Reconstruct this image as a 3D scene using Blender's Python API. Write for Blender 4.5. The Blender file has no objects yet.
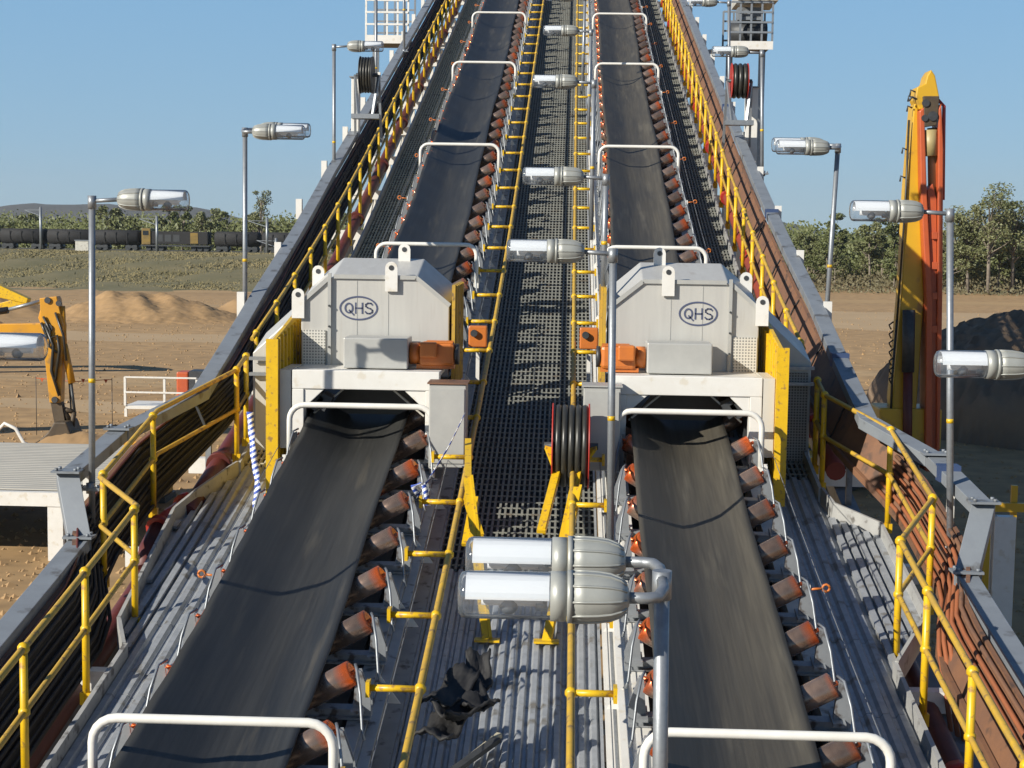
import bpy, math, random
from mathutils import Vector, Matrix
random.seed(7)
S = bpy.context.scene
COL = S.collection
R_ = math.radians
# ------------------------------------------------------------------ camera
F = 1600.0; YAW = R_(2.04); PITCH = math.atan(154 / 1600.0); ROLL = 0.015; HC = 7.0
fw = Vector((-math.sin(YAW) * math.cos(PITCH), math.cos(YAW) * math.cos(PITCH), -math.sin(PITCH)))
rt0 = Vector((math.cos(YAW), math.sin(YAW), 0)); up0 = rt0.cross(fw)
rt = rt0 * math.cos(ROLL) + up0 * math.sin(ROLL); up = up0 * math.cos(ROLL) - rt0 * math.sin(ROLL)
cam = bpy.data.cameras.new('camera'); camo = bpy.data.objects.new('camera', cam); COL.objects.link(camo)
M3 = Matrix((rt, up, -fw)).transposed()
camo.matrix_world = Matrix.Translation((0, 0, HC)) @ M3.to_4x4()
cam.sensor_width = 36; cam.lens = 36 * F / 1024; cam.clip_start = 0.1; cam.clip_end = 9000
S.camera = camo
def P(x, y, Y):                     # the point of the place seen at x,y of the photograph, Y metres ahead
    k = fw + rt * ((x - 512) / F) - up * ((y - 384) / F)
    return Vector((0, 0, HC)) + k * (Y / k.y)
# ------------------------------------------------------------------ world and sun
SUNV = Vector((1.52, 1.25, -1.0)).normalized()       # the way the light travels
el = math.asin(-SUNV.z); az = math.atan2(-SUNV.x, -SUNV.y)
W = bpy.data.worlds.new('World'); S.world = W; W.use_nodes = True
nt = W.node_tree; nt.nodes.clear()
sky = nt.nodes.new('ShaderNodeTexSky'); sky.sky_type = 'NISHITA'; sky.sun_disc = False
sky.sun_elevation = el; sky.sun_rotation = az; sky.air_density = 1.0; sky.dust_density = 0.15; sky.ozone_density = 2.2; sky.altitude = 300
bg = nt.nodes.new('ShaderNodeBackground'); bg.inputs[1].default_value = 0.12
wo = nt.nodes.new('ShaderNodeOutputWorld')
# clear blue daylight gradient by height above the horizon, mixed over the Nishita sky (both even round the compass but for its sun side)
tcw = nt.nodes.new('ShaderNodeTexCoord'); spw = nt.nodes.new('ShaderNodeSeparateXYZ'); nt.links.new(tcw.outputs['Generated'], spw.inputs[0])
rampw = nt.nodes.new('ShaderNodeValToRGB'); cr0 = rampw.color_ramp
cr0.elements[0].position = 0.0; cr0.elements[0].color = (.31,.485,.62,1); cr0.elements[1].position = 1.0; cr0.elements[1].color = (.030,.080,.20,1)
for p_, c_ in ((.05,(.262,.463,.665,1)), (.14,(.222,.438,.685,1)), (.36,(.06,.15,.33,1))): e_ = cr0.elements.new(p_); e_.color = c_
nt.links.new(spw.outputs[2], rampw.inputs[0])
sc_ = nt.nodes.new('ShaderNodeVectorMath'); sc_.operation = 'SCALE'; sc_.inputs[3].default_value = .12; nt.links.new(sky.outputs[0], sc_.inputs[0])
mxw = nt.nodes.new('ShaderNodeMix'); mxw.data_type = 'RGBA'; mxw.inputs[0].default_value = .87
nt.links.new(sc_.outputs[0], mxw.inputs[6]); nt.links.new(rampw.outputs[0], mxw.inputs[7])
bg.inputs[1].default_value = 0.76
nt.links.new(mxw.outputs[2], bg.inputs[0]); nt.links.new(bg.outputs[0], wo.inputs[0])
sl = bpy.data.lights.new('sun', 'SUN'); sl.energy = 5.0; sl.angle = R_(0.5); sl.color = (1.0, 0.94, 0.83)
so = bpy.data.objects.new('sun', sl); COL.objects.link(so); so.rotation_euler = SUNV.to_track_quat('-Z', 'Y').to_euler()
S.view_settings.view_transform = 'Standard'; S.view_settings.look = 'None'
S.view_settings.exposure = 0.40; S.view_settings.gamma = 1.0
S.render.engine = 'CYCLES'
# ------------------------------------------------------------------ helpers
def tag(o, label=None, cat=None, group=None, kind=None):
    if label: o['label'] = label
    if cat: o['category'] = cat
    if group: o['group'] = group
    if kind: o['kind'] = kind
    return o
def empty(name, loc=(0, 0, 0), label=None, cat=None, group=None, kind=None):
    o = bpy.data.objects.new(name, None); COL.objects.link(o); o.location = loc; o.empty_display_size = .2
    return tag(o, label, cat, group, kind)
def kids(o): return [c for c in bpy.data.objects if c.parent == o]
def copy_tree(o, loc=None, parent=None, label=None, group=None, _k=None):
    c = o.copy(); COL.objects.link(c); c.parent = parent
    if loc is not None: c.location = loc
    if label: c['label'] = label
    if group: c['group'] = group
    for ch in o.children: copy_tree(ch, None, c)
    return c
def wloc(p):
    v = Vector((0,0,0))
    while p: v += p.location; p = p.parent
    return v
class MB:
    def __init__(s): s.v = []; s.f = []; s.sm = []
    def add(s, vs, fs, smooth=False):
        b = len(s.v); s.v += [tuple(v) for v in vs]; s.f += [tuple(i + b for i in f) for f in fs]
        if isinstance(smooth, list): s.sm += smooth
        else: s.sm += [smooth] * len(fs)
        return s
    def box(s, x0, x1, y0, y1, z0, z1):
        x0, x1 = min(x0, x1), max(x0, x1); y0, y1 = min(y0, y1), max(y0, y1); z0, z1 = min(z0, z1), max(z0, z1)
        v = [(x0,y0,z0),(x1,y0,z0),(x1,y1,z0),(x0,y1,z0),(x0,y0,z1),(x1,y0,z1),(x1,y1,z1),(x0,y1,z1)]
        return s.add(v, [(0,3,2,1),(4,5,6,7),(0,1,5,4),(1,2,6,5),(2,3,7,6),(3,0,4,7)])
    def bar(s, a, b, w, h, upv=(0, 0, 1)):
        a = Vector(a); b = Vector(b); d = (b - a).normalized(); u = Vector(upv)
        if abs(d.dot(u)) > .98: u = Vector((0, 1, 0))
        sd = d.cross(u).normalized(); uu = sd.cross(d).normalized()
        v = [p + sd * (w / 2 * i) + uu * (h / 2 * j) for p in (a, b) for i, j in ((-1,-1),(1,-1),(1,1),(-1,1))]
        return s.add(v, [(0,1,2,3),(7,6,5,4),(0,4,5,1),(1,5,6,2),(2,6,7,3),(3,7,4,0)])
    def tube(s, pts, r, n=8, caps=True):
        pts = [Vector(p) for p in pts]; m = len(pts); rs = r if isinstance(r, (list, tuple)) else [r] * m
        vs = []; prev = None
        for i, p in enumerate(pts):
            d = (pts[min(i + 1, m - 1)] - pts[max(i - 1, 0)]).normalized()
            if prev is None:
                u = Vector((0, 0, 1)) if abs(d.z) < .9 else Vector((1, 0, 0))
                prev = (u - d * u.dot(d)).normalized()
            else:
                prev = (prev - d * prev.dot(d)).normalized()
            w = d.cross(prev)
            for k in range(n):
                a = 2 * math.pi * k / n
                vs.append(p + (prev * math.cos(a) + w * math.sin(a)) * rs[i])
        fs = []; sm = []
        for i in range(m - 1):
            for k in range(n):
                k2 = (k + 1) % n
                fs.append((i*n+k, i*n+k2, (i+1)*n+k2, (i+1)*n+k)); sm.append(True)
        if caps:
            fs.append(tuple(range(n - 1, -1, -1))); sm.append(False)
            fs.append(tuple((m-1)*n + k for k in range(n))); sm.append(False)
        return s.add(vs, fs, sm)
    def cyl(s, a, b, r, n=12, r2=None): return s.tube([a, b], [r, r if r2 is None else r2], n)
    def prism(s, poly, ext):
        n = len(poly); e = Vector(ext); p = [Vector(q) for q in poly]
        return s.add(p + [q + e for q in p], [tuple(range(n)), tuple(range(2*n-1, n-1, -1))] + [(i, i+n, (i+1) % n + n, (i+1) % n) for i in range(n)])
    def ball(s, c, r, n=8, m=5):
        c = Vector(c); pts = [c + Vector((0, 0, -r * math.cos(math.pi * i / m))) for i in range(m + 1)]
        rs = [max(r * math.sin(math.pi * i / m), .0005) for i in range(m + 1)]
        vs = [(p.x + q * math.cos(2*math.pi*k/n), p.y + q * math.sin(2*math.pi*k/n), p.z) for p, q in zip(pts, rs) for k in range(n)]
        fs = [(i*n+k, i*n+(k+1) % n, (i+1)*n+(k+1) % n, (i+1)*n+k) for i in range(m) for k in range(n)]
        return s.add(vs, fs, True)
    def mesh(s, name, mat, off=(0, 0, 0)):
        me = bpy.data.meshes.new(name); o = off
        me.from_pydata([(v[0]-o[0], v[1]-o[1], v[2]-o[2]) for v in s.v], [], s.f); me.validate(); me.update()
        if len(me.polygons) == len(s.sm): me.polygons.foreach_set('use_smooth', s.sm)
        if mat: me.materials.append(mat)
        return me
    def build(s, name, mat, parent=None, label=None, cat=None, group=None, kind=None, bevel=0, origin=None):
        off = origin if origin is not None else wloc(parent)
        me = s.mesh(name, mat, off)
        o = bpy.data.objects.new(name, me); COL.objects.link(o); o.parent = parent
        if origin is not None and parent is None: o.location = origin
        if bevel:
            b = o.modifiers.new('bevel', 'BEVEL'); b.width = bevel; b.segments = 2; b.limit_method = 'ANGLE'
        return tag(o, label, cat, group, kind)
# ------------------------------------------------------------------ materials
MATS = {}
def mat(name, c1, c2=None, rough=.5, metal=0.0, scale=6.0, rvar=.12, bump=.0, bscale=40.0, coat=0, stretch=None, spot=None, spot_c=None, contrast=.2, world=False):
    m = bpy.data.materials.new(name); m.use_nodes = True; n = m.node_tree.nodes; L = m.node_tree.links
    c1 = tuple(v*.90 for v in c1); c2 = tuple(v*.90 for v in c2) if c2 else None
    b = n['Principled BSDF']; b.inputs['Metallic'].default_value = metal; b.inputs['Roughness'].default_value = rough
    if coat: b.inputs['Coat Weight'].default_value = coat
    tc = n.new('ShaderNodeTexCoord')
    src = tc.outputs['Object']
    if world:
        g = n.new('ShaderNodeNewGeometry'); src = g.outputs['Position']
    if stretch:
        mp = n.new('ShaderNodeMapping'); mp.inputs['Scale'].default_value = stretch; L.new(src, mp.inputs[0]); src = mp.outputs[0]
    nz = n.new('ShaderNodeTexNoise'); nz.inputs['Scale'].default_value = scale; nz.inputs['Detail'].default_value = 6; nz.inputs['Roughness'].default_value = .62
    L.new(src, nz.inputs['Vector'])
    mr = n.new('ShaderNodeMapRange'); mr.inputs[1].default_value = .5 - contrast; mr.inputs[2].default_value = .5 + contrast; L.new(nz.outputs[0], mr.inputs[0])
    mx = n.new('ShaderNodeMix'); mx.data_type = 'RGBA'; mx.inputs[6].default_value = (*c1, 1); mx.inputs[7].default_value = (*(c2 or c1), 1)
    L.new(mr.outputs[0], mx.inputs[0]); out = mx.outputs[2]
    if spot:
        n2 = n.new('ShaderNodeTexNoise'); n2.inputs['Scale'].default_value = spot; n2.inputs['Detail'].default_value = 4; L.new(src, n2.inputs['Vector'])
        m2 = n.new('ShaderNodeMapRange'); m2.inputs[1].default_value = .58; m2.inputs[2].default_value = .68; L.new(n2.outputs[0], m2.inputs[0])
        x2 = n.new('ShaderNodeMix'); x2.data_type = 'RGBA'; x2.inputs[7].default_value = (*spot_c, 1)
        L.new(m2.outputs[0], x2.inputs[0]); L.new(out, x2.inputs[6]); out = x2.outputs[2]
    L.new(out, b.inputs['Base Color'])
    r = n.new('ShaderNodeMapRange'); r.inputs[3].default_value = max(.05, rough - rvar); r.inputs[4].default_value = min(1, rough + rvar)
    L.new(nz.outputs[0], r.inputs[0]); L.new(r.outputs[0], b.inputs['Roughness'])
    if bump:
        n3 = n.new('ShaderNodeTexNoise'); n3.inputs['Scale'].default_value = bscale; n3.inputs['Detail'].default_value = 5; L.new(src, n3.inputs['Vector'])
        bp = n.new('ShaderNodeBump'); bp.inputs['Strength'].default_value = bump; bp.inputs['Distance'].default_value = .02
        L.new(n3.outputs[0], bp.inputs['Height']); L.new(bp.outputs[0], b.inputs['Normal'])
    MATS[name] = m; return m
YEL = mat('yellow_paint', (.80,.50,.012), (.68,.41,.012), .38, 0, 9, spot=17, spot_c=(.33,.19,.05))
YEL2 = mat('worn_yellow_paint', (.62,.38,.03), (.44,.28,.06), .5, 0, 7, spot=12, spot_c=(.20,.13,.06))
WHT = mat('white_paint', (.80,.79,.75), (.72,.70,.65), .45, 0, 4, spot=7, spot_c=(.62,.58,.50))
CRM = mat('cream_steel', (.62,.60,.53), (.52,.50,.44), .5, 0, 3, spot=5, spot_c=(.33,.30,.26))
GALV = mat('galvanised_steel', (.36,.38,.40), (.26,.28,.30), .45, .55, 18, bump=.05)
GALVB = mat('grey_painted_beam', (.25,.275,.30), (.20,.22,.245), .5, .1, 3, bump=.05, spot=4, spot_c=(.11,.11,.11))
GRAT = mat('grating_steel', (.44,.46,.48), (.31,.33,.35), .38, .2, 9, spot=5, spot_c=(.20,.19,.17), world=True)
GRATY = mat('dusty_sunlit_grating_steel', (.56,.52,.38), (.44,.41,.31), .6, .1, 9, spot=9, spot_c=(.14,.12,.09), world=True)  # grating steel with sunlight put into its colour, plus dusty spots
GRATC = mat('shaded_grating_steel', (.27,.27,.23), (.17,.175,.16), .6, 0, 9, spot=6, spot_c=(.15,.13,.10), world=True)  # the same grating with shade put into its colour
DECKD = mat('dark_underdeck', (.07,.074,.078), (.045,.047,.05), .7, 0, 3)
STN = mat('stainless_sheet', (.58,.57,.53), (.50,.49,.46), .42, .15, 3.0, bump=.03, stretch=(2.5,1,.25), spot=2.6, spot_c=(.43,.41,.37))
STN2 = mat('dull_steel_box', (.50,.50,.47), (.42,.42,.40), .42, .15, 4)
DSTEEL = mat('dark_steel', (.075,.08,.085), (.045,.048,.052), .5, .3, 8)
RUB = mat('black_rubber_hose', (.025,.025,.022), (.045,.043,.035), .38, 0, 8)
RUST = mat('rusty_brown_tray', (.235,.115,.060), (.16,.085,.055), .65, 0, 3, bump=.1, spot=5, spot_c=(.09,.055,.04))
RPIPE = mat('dark_red_pipe', (.13,.022,.016), (.08,.02,.018), .55, 0, 4)
RED = mat('red_paint', (.50,.045,.03), (.40,.04,.03), .4, 0, 5)
CABLE = mat('black_cable', (.014,.014,.015), (.026,.025,.025), .7, 0, 10)
ORG = mat('orange_motor_paint', (.62,.185,.03), (.52,.15,.03), .42, 0, 6)
ORG2 = mat('orange_red_steel', (.55,.11,.03), (.45,.085,.03), .45, 0, 3)
BRK = mat('bluish_bracket_steel', (.40,.42,.44), (.28,.30,.32), .45, .3, 6, spot=10, spot_c=(.12,.10,.09))
NAVY = mat('navy_print', (.075,.09,.16), None, .5)
COAL = mat('coal_pile', (.19,.13,.085), (.26,.18,.11), .95, 0, .6, bump=.8, bscale=3)
BUCK = mat('worn_bucket_steel', (.055,.042,.03), (.12,.085,.05), .6, .2, 2)
MYEL = mat('machine_yellow', (.72,.34,.015), (.58,.27,.02), .4, 0, 1.2, spot=2, spot_c=(.33,.18,.05))
MYEL2 = mat('crane_yellow', (.70,.42,.02), (.60,.34,.02), .4, 0, .9, spot=1.7, spot_c=(.36,.21,.04))
TRN = mat('dark_wagon_paint', (.016,.017,.019), (.028,.026,.026), .8, .1, .6)
TRY = mat('locomotive_yellow', (.30,.19,.035), (.12,.085,.03), .5, 0, 1)
GLASSD = mat('dark_window_glass', (.02,.025,.03), None, .1)
LAMPB = mat('lamp_casting_grey', (.40,.41,.38), (.33,.34,.32), .45, .2, 9)
LREF = mat('lamp_reflector_white', (.92,.92,.90), None, .3)
HOOPW = mat('hoop_white', (.84,.82,.76), (.72,.70,.64), .4, 0, 5)
STRD = mat('stringer_grey', (.47,.47,.45), (.36,.36,.35), .5, .1, 4, spot=7, spot_c=(.13,.12,.11))
# belt rubber: dusty streaks running along its length
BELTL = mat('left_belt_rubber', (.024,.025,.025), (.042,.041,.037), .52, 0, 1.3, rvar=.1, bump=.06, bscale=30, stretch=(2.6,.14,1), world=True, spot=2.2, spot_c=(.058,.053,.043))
BELT = mat('belt_rubber', (.048,.044,.036), (.082,.072,.054), .60, 0, 1.6, rvar=.1, bump=.06, bscale=30, stretch=(2.8,.12,1), world=True, spot=2.4, spot_c=(.085,.076,.058))
for m_ in (BELT, BELTL):
    n = m_.node_tree.nodes; L = m_.node_tree.links; b = n['Principled BSDF']; src = b.inputs['Base Color'].links[0].from_socket; g = n['Geometry']
    mp = n.new('ShaderNodeMapping'); mp.inputs['Scale'].default_value = (16, .35, 1); L.new(g.outputs['Position'], mp.inputs[0])
    nz = n.new('ShaderNodeTexNoise'); nz.inputs['Scale'].default_value = 2.2; nz.inputs['Detail'].default_value = 6; L.new(mp.outputs[0], nz.inputs['Vector'])
    mr = n.new('ShaderNodeMapRange'); mr.inputs[1].default_value = .35; mr.inputs[2].default_value = .7; mr.inputs[3].default_value = .84; mr.inputs[4].default_value = 1.22; L.new(nz.outputs[0], mr.inputs[0])
    mx = n.new('ShaderNodeMix'); mx.data_type = 'RGBA'; mx.blend_type = 'MULTIPLY'; mx.inputs[0].default_value = 1
    L.new(src, mx.inputs[6]); L.new(mr.outputs[0], mx.inputs[7]); L.new(mx.outputs[2], b.inputs['Base Color'])
# roller: paint worn off the middle of the barrel
def roller_mat():
    m = mat('idler_roller', (.36,.25,.19), (.20,.14,.11), .26, .6, 9); n = m.node_tree.nodes; L = m.node_tree.links
    b = n['Principled BSDF']; src = b.inputs['Base Color'].links[0].from_socket
    tc = n['Texture Coordinate']; sp = n.new('ShaderNodeSeparateXYZ'); L.new(tc.outputs['Object'], sp.inputs[0])
    a = n.new('ShaderNodeMath'); a.operation = 'ABSOLUTE'; L.new(sp.outputs[0], a.inputs[0])
    nz = n.new('ShaderNodeTexNoise'); nz.inputs['Scale'].default_value = 14
    L.new(tc.outputs['Object'], nz.inputs['Vector'])
    ad = n.new('ShaderNodeMath'); ad.operation = 'MULTIPLY_ADD'; ad.inputs[1].default_value = -.01; L.new(nz.outputs[0], ad.inputs[0]); L.new(a.outputs[0], ad.inputs[2])
    mr = n.new('ShaderNodeMapRange'); mr.inputs[1].default_value = .20; mr.inputs[2].default_value = .29; L.new(ad.outputs[0], mr.inputs[0])
    mx = n.new('ShaderNodeMix'); mx.data_type = 'RGBA'; mx.inputs[7].default_value = (.62,.12,.03,1)
    L.new(mr.outputs[0], mx.inputs[0]); L.new(src, mx.inputs[6])
    oi = n.new('ShaderNodeObjectInfo'); a1 = n.new('ShaderNodeMapRange'); a1.inputs[3].default_value = -.04; a1.inputs[4].default_value = .08; L.new(oi.outputs['Random'], a1.inputs[0])
    ad2 = n.new('ShaderNodeMath'); ad2.operation = 'ADD'; L.new(ad.outputs[0], ad2.inputs[0]); L.new(a1.outputs[0], ad2.inputs[1]); L.new(ad2.outputs[0], mr.inputs[0])
    hs = n.new('ShaderNodeHueSaturation'); a2 = n.new('ShaderNodeMapRange'); a2.inputs[3].default_value = .75; a2.inputs[4].default_value = 1.4
    m7 = n.new('ShaderNodeMath'); m7.operation = 'FRACT'; m8 = n.new('ShaderNodeMath'); m8.operation = 'MULTIPLY'; m8.inputs[1].default_value = 7.3; L.new(oi.outputs['Random'], m8.inputs[0]); L.new(m8.outputs[0], m7.inputs[0]); L.new(m7.outputs[0], a2.inputs[0]); L.new(a2.outputs[0], hs.inputs['Value'])
    L.new(mx.outputs[2], hs.inputs['Color']); L.new(hs.outputs[0], b.inputs['Base Color'])
    return m
ROLL_M = roller_mat()
def perf_mat(name, c, hole, sc):
    m = mat(name, c, None, .5, .2); n = m.node_tree.nodes; L = m.node_tree.links; b = n['Principled BSDF']
    tc = n['Texture Coordinate']; v = n.new('ShaderNodeTexVoronoi'); v.inputs['Scale'].default_value = sc; v.inputs['Randomness'].default_value = 0
    L.new(tc.outputs['Object'], v.inputs['Vector'])
    mr = n.new('ShaderNodeMapRange'); mr.inputs[1].default_value = .30; mr.inputs[2].default_value = .36; L.new(v.outputs[0], mr.inputs[0])
    mx = n.new('ShaderNodeMix'); mx.data_type = 'RGBA'; mx.inputs[6].default_value = (*hole, 1); mx.inputs[7].default_value = (*c, 1)
    L.new(mr.outputs[0], mx.inputs[0]); L.new(mx.outputs[2], b.inputs['Base Color']); return m
PERF = perf_mat('perforated_guard', (.62,.60,.54), (.20,.20,.19), 28)
PERFD = perf_mat('perforated_grey_guard', (.26,.26,.25), (.07,.07,.07), 28)
def tape_mat():
    m = mat('blue_white_tape', (.8,.8,.8), None, .45); n = m.node_tree.nodes; L = m.node_tree.links; b = n['Principled BSDF']
    tc = n['Texture Coordinate']; w = n.new('ShaderNodeTexWave'); w.bands_direction = 'Z'; w.inputs['Scale'].default_value = 5.2; w.inputs['Distortion'].default_value = .5
    mp = n.new('ShaderNodeMapping'); mp.inputs['Rotation'].default_value = (0, .5, 0); L.new(tc.outputs['Object'], mp.inputs[0]); L.new(mp.outputs[0], w.inputs['Vector'])
    mr = n.new('ShaderNodeMapRange'); mr.inputs[1].default_value = .45; mr.inputs[2].default_value = .55; L.new(w.outputs[1], mr.inputs[0])
    mx = n.new('ShaderNodeMix'); mx.data_type = 'RGBA'; mx.inputs[6].default_value = (.05,.10,.42,1); mx.inputs[7].default_value = (.82,.83,.85,1)
    L.new(mr.outputs[0], mx.inputs[0]); L.new(mx.outputs[2], b.inputs['Base Color']); return m
TAPE = tape_mat()
def lens_mat():
    m = bpy.data.materials.new('clear_lamp_cover'); m.use_nodes = True; n = m.node_tree.nodes; L = m.node_tree.links; n.clear()
    o = n.new('ShaderNodeOutputMaterial'); mix = n.new('ShaderNodeMixShader'); t = n.new('ShaderNodeBsdfTransparent'); g = n.new('ShaderNodeBsdfGlossy')
    t.inputs[0].default_value = (.92,.94,.97,1); g.inputs['Roughness'].default_value = .08; fr = n.new('ShaderNodeFresnel'); fr.inputs[0].default_value = 1.22
    ad = n.new('ShaderNodeMath'); ad.operation = 'ADD'; ad.inputs[1].default_value = .10; L.new(fr.outputs[0], ad.inputs[0])
    L.new(ad.outputs[0], mix.inputs[0]); L.new(t.outputs[0], mix.inputs[1]); L.new(g.outputs[0], mix.inputs[2]); df = n.new('ShaderNodeBsdfDiffuse'); df.inputs[0].default_value = (.55,.62,.70,1); m2 = n.new('ShaderNodeMixShader'); m2.inputs[0].default_value = .10
    L.new(mix.outputs[0], m2.inputs[1]); L.new(df.outputs[0], m2.inputs[2]); L.new(m2.outputs[0], o.inputs[0]); return m
LENS = lens_mat()
LEAF = mat('gum_leaves', (.105,.125,.038), (.14,.155,.055), .6, 0, .25, world=True, contrast=.12)
LEAF2 = mat('pale_gum_leaves', (.14,.155,.06), (.18,.185,.08), .6, 0, .3, world=True, contrast=.12)
LEAFB = mat('dry_scrub', (.12,.11,.055), (.17,.145,.08), .7, 0, .3, world=True)
BARK = mat('pale_bark', (.30,.26,.21), (.16,.13,.10), .8, 0, 2)
GRASS = mat('dry_grass', (.21,.175,.085), (.13,.12,.055), .9, 0, .25, world=True)
# ------------------------------------------------------------------ profile of the inclined gallery
def T(Y):
    if Y < 10: return 3.61 + .145 * (Y - 10)
    if Y < 34.2: d = Y - 10; return 3.61 + .145 * d + .0031 * d * d
    return 8.934 + .295 * (Y - 34.2)
def RZ(Y): return T(Y) - 1.3            # walkway level
def SL(Y): return math.atan((T(Y + .05) - T(Y - .05)) / .1)
XC = -.52; CL = -2.36; CR = 1.37
Y0, Y1 = 3.0, 66.0
def yr(a, b, st):
    n = max(1, int(round((b - a) / st))); return [a + (b - a) * i / n for i in range(n + 1)]
def sweep(mb, prof, a, b, st=1.0, closed=True, smooth=False, fx=None):
    ys = yr(a, b, st); n = len(prof); vs = []
    for y in ys:
        dx = fx(y) if fx else 0
        for px, pz in prof: vs.append((px + dx, y, RZ(y) + pz))
    fs = []
    for i in range(len(ys) - 1):
        for k in range(n if closed else n - 1):
            k2 = (k + 1) % n; fs.append((i*n+k, i*n+k2, (i+1)*n+k2, (i+1)*n+k))
    sm = [smooth] * len(fs)
    if closed: fs += [tuple(range(n-1, -1, -1)), tuple((len(ys)-1)*n+k for k in range(n))]; sm += [False, False]
    return mb.add(vs, fs, sm)
def rect(x0, x1, z0, z1): return [(x0, z0), (x1, z0), (x1, z1), (x0, z1)]
def rail_pts(x, dz, a, b, st=1.0): return [(x, y, RZ(y) + dz) for y in yr(a, b, st)]
#SETTING
# ------------------------------------------------------------------ ground and terrain
def ground_mat():
    m = mat('bare_earth', (.46,.290,.130), (.36,.225,.100), .95, 0, .035, bump=.5, bscale=1.2, world=True, spot=.06, spot_c=(.40,.27,.135), stretch=(.5,1.6,1))
    n = m.node_tree.nodes; L = m.node_tree.links; b = n['Principled BSDF']; src = b.inputs['Base Color'].links[0].from_socket
    g = n['Geometry']; nz = n.new('ShaderNodeTexNoise'); nz.inputs['Scale'].default_value = 1.1; nz.inputs['Detail'].default_value = 8; L.new(g.outputs['Position'], nz.inputs['Vector'])
    mr = n.new('ShaderNodeMapRange'); mr.inputs[1].default_value = .3; mr.inputs[2].default_value = .7; mr.inputs[3].default_value = .72; mr.inputs[4].default_value = 1.18; L.new(nz.outputs[0], mr.inputs[0])
    mx = n.new('ShaderNodeMix'); mx.data_type = 'RGBA'; mx.blend_type = 'MULTIPLY'; mx.inputs[0].default_value = 1
    L.new(src, mx.inputs[6]); L.new(mr.outputs[0], mx.inputs[7]); L.new(mx.outputs[2], b.inputs['Base Color']); return m
EARTH = ground_mat()
TRACK = mat('pale_track_earth', (.50,.35,.19), (.42,.29,.155), .95, 0, .2, world=True, bump=.2, bscale=2)
MOUND = mat('mound_earth', (.42,.265,.125), (.32,.20,.095), .95, 0, .35, world=True, bump=.9, bscale=.9)
mb = MB(); mb.add([(-3290,-190,0),(3290,-190,0),(3290,3690,0),(-3290,3690,0)], [(0,1,2,3)]); mb.build('ground', EARTH, kind='structure')
def strip(name, y0, y1, x0, x1, z, m, wob=1.5):
    mb = MB(); n = 40; vs = []
    for i in range(n + 1):
        x = x0 + (x1 - x0) * i / n; w = math.sin(i * .7) * wob + math.sin(i * 1.9) * wob * .4
        vs += [(x, y0 + w, z), (x, y1 + w * .7, z)]
    mb.add(vs, [(2*i, 2*i+2, 2*i+3, 2*i+1) for i in range(n)]); return mb.build(name, m, kind='structure')
strip('dirt_track', 59, 62.5, -80, -2, .004, TRACK, .8)
strip('dirt_track', 96, 103, -140, -2, .004, TRACK, 1.5)
strip('dirt_track', 120, 150, 3, 160, .004, TRACK, 3)
strip('dirt_track', 168, 176, -200, 200, .008, mat('orange_track_earth', (.47,.30,.13), (.39,.255,.12), .95, 0, .2, world=True), 2)
def heap(name, cx, cy, rx, ry, h, m, seed=0, nx=48, kind='structure', amp=.25, power=1.0, **kw):
    rnd = random.Random(seed); ph = [rnd.uniform(0, 6.28) for _ in range(8)]; mb = MB(); vs = []
    for j in range(nx + 1):
        for i in range(nx + 1):
            u = -1 + 2*i/nx; v = -1 + 2*j/nx; r = min(1, math.hypot(u, v))
            k = (.5 + .5 * math.cos(math.pi * r)) ** power
            n = math.sin(u*5+ph[0])*math.sin(v*4+ph[1]) + .5*math.sin(u*11+ph[2])*math.sin(v*9+ph[3]) + .3*math.sin(u*23+v*7+ph[4])
            vs.append((cx + u*rx, cy + v*ry, h * k * (1 + amp*n) + (rnd.uniform(-.045,.045) * h * (r < .95)) - (.05 if r >= 1 else 0)))
    fs = [(j*(nx+1)+i, j*(nx+1)+i+1, (j+1)*(nx+1)+i+1, (j+1)*(nx+1)+i) for j in range(nx) for i in range(nx)]
    mb.add(vs, fs, True); return mb.build(name, m, kind=kind, **kw)
heap('earth_mound', -31.5, 118, 9.0, 7, 2.0, MOUND, 1, nx=80)
heap('earth_mound', -44, 118, 9, 6, 1.5, MOUND, 2)
heap('earth_mound', -24.5, 122, 7, 6, 1.1, MOUND, 6)
heap('earth_mound', 66, 190, 9, 5, 1.1, MOUND, 9)
tag(heap('earth_stockpile', 21.0, 61, 9.6, 10, 4.2, COAL, 3, kind=None, amp=.07, power=.20, nx=90), 'shaded dark brown earth heap behind the red and yellow crane boom', 'earth heap')
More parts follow.
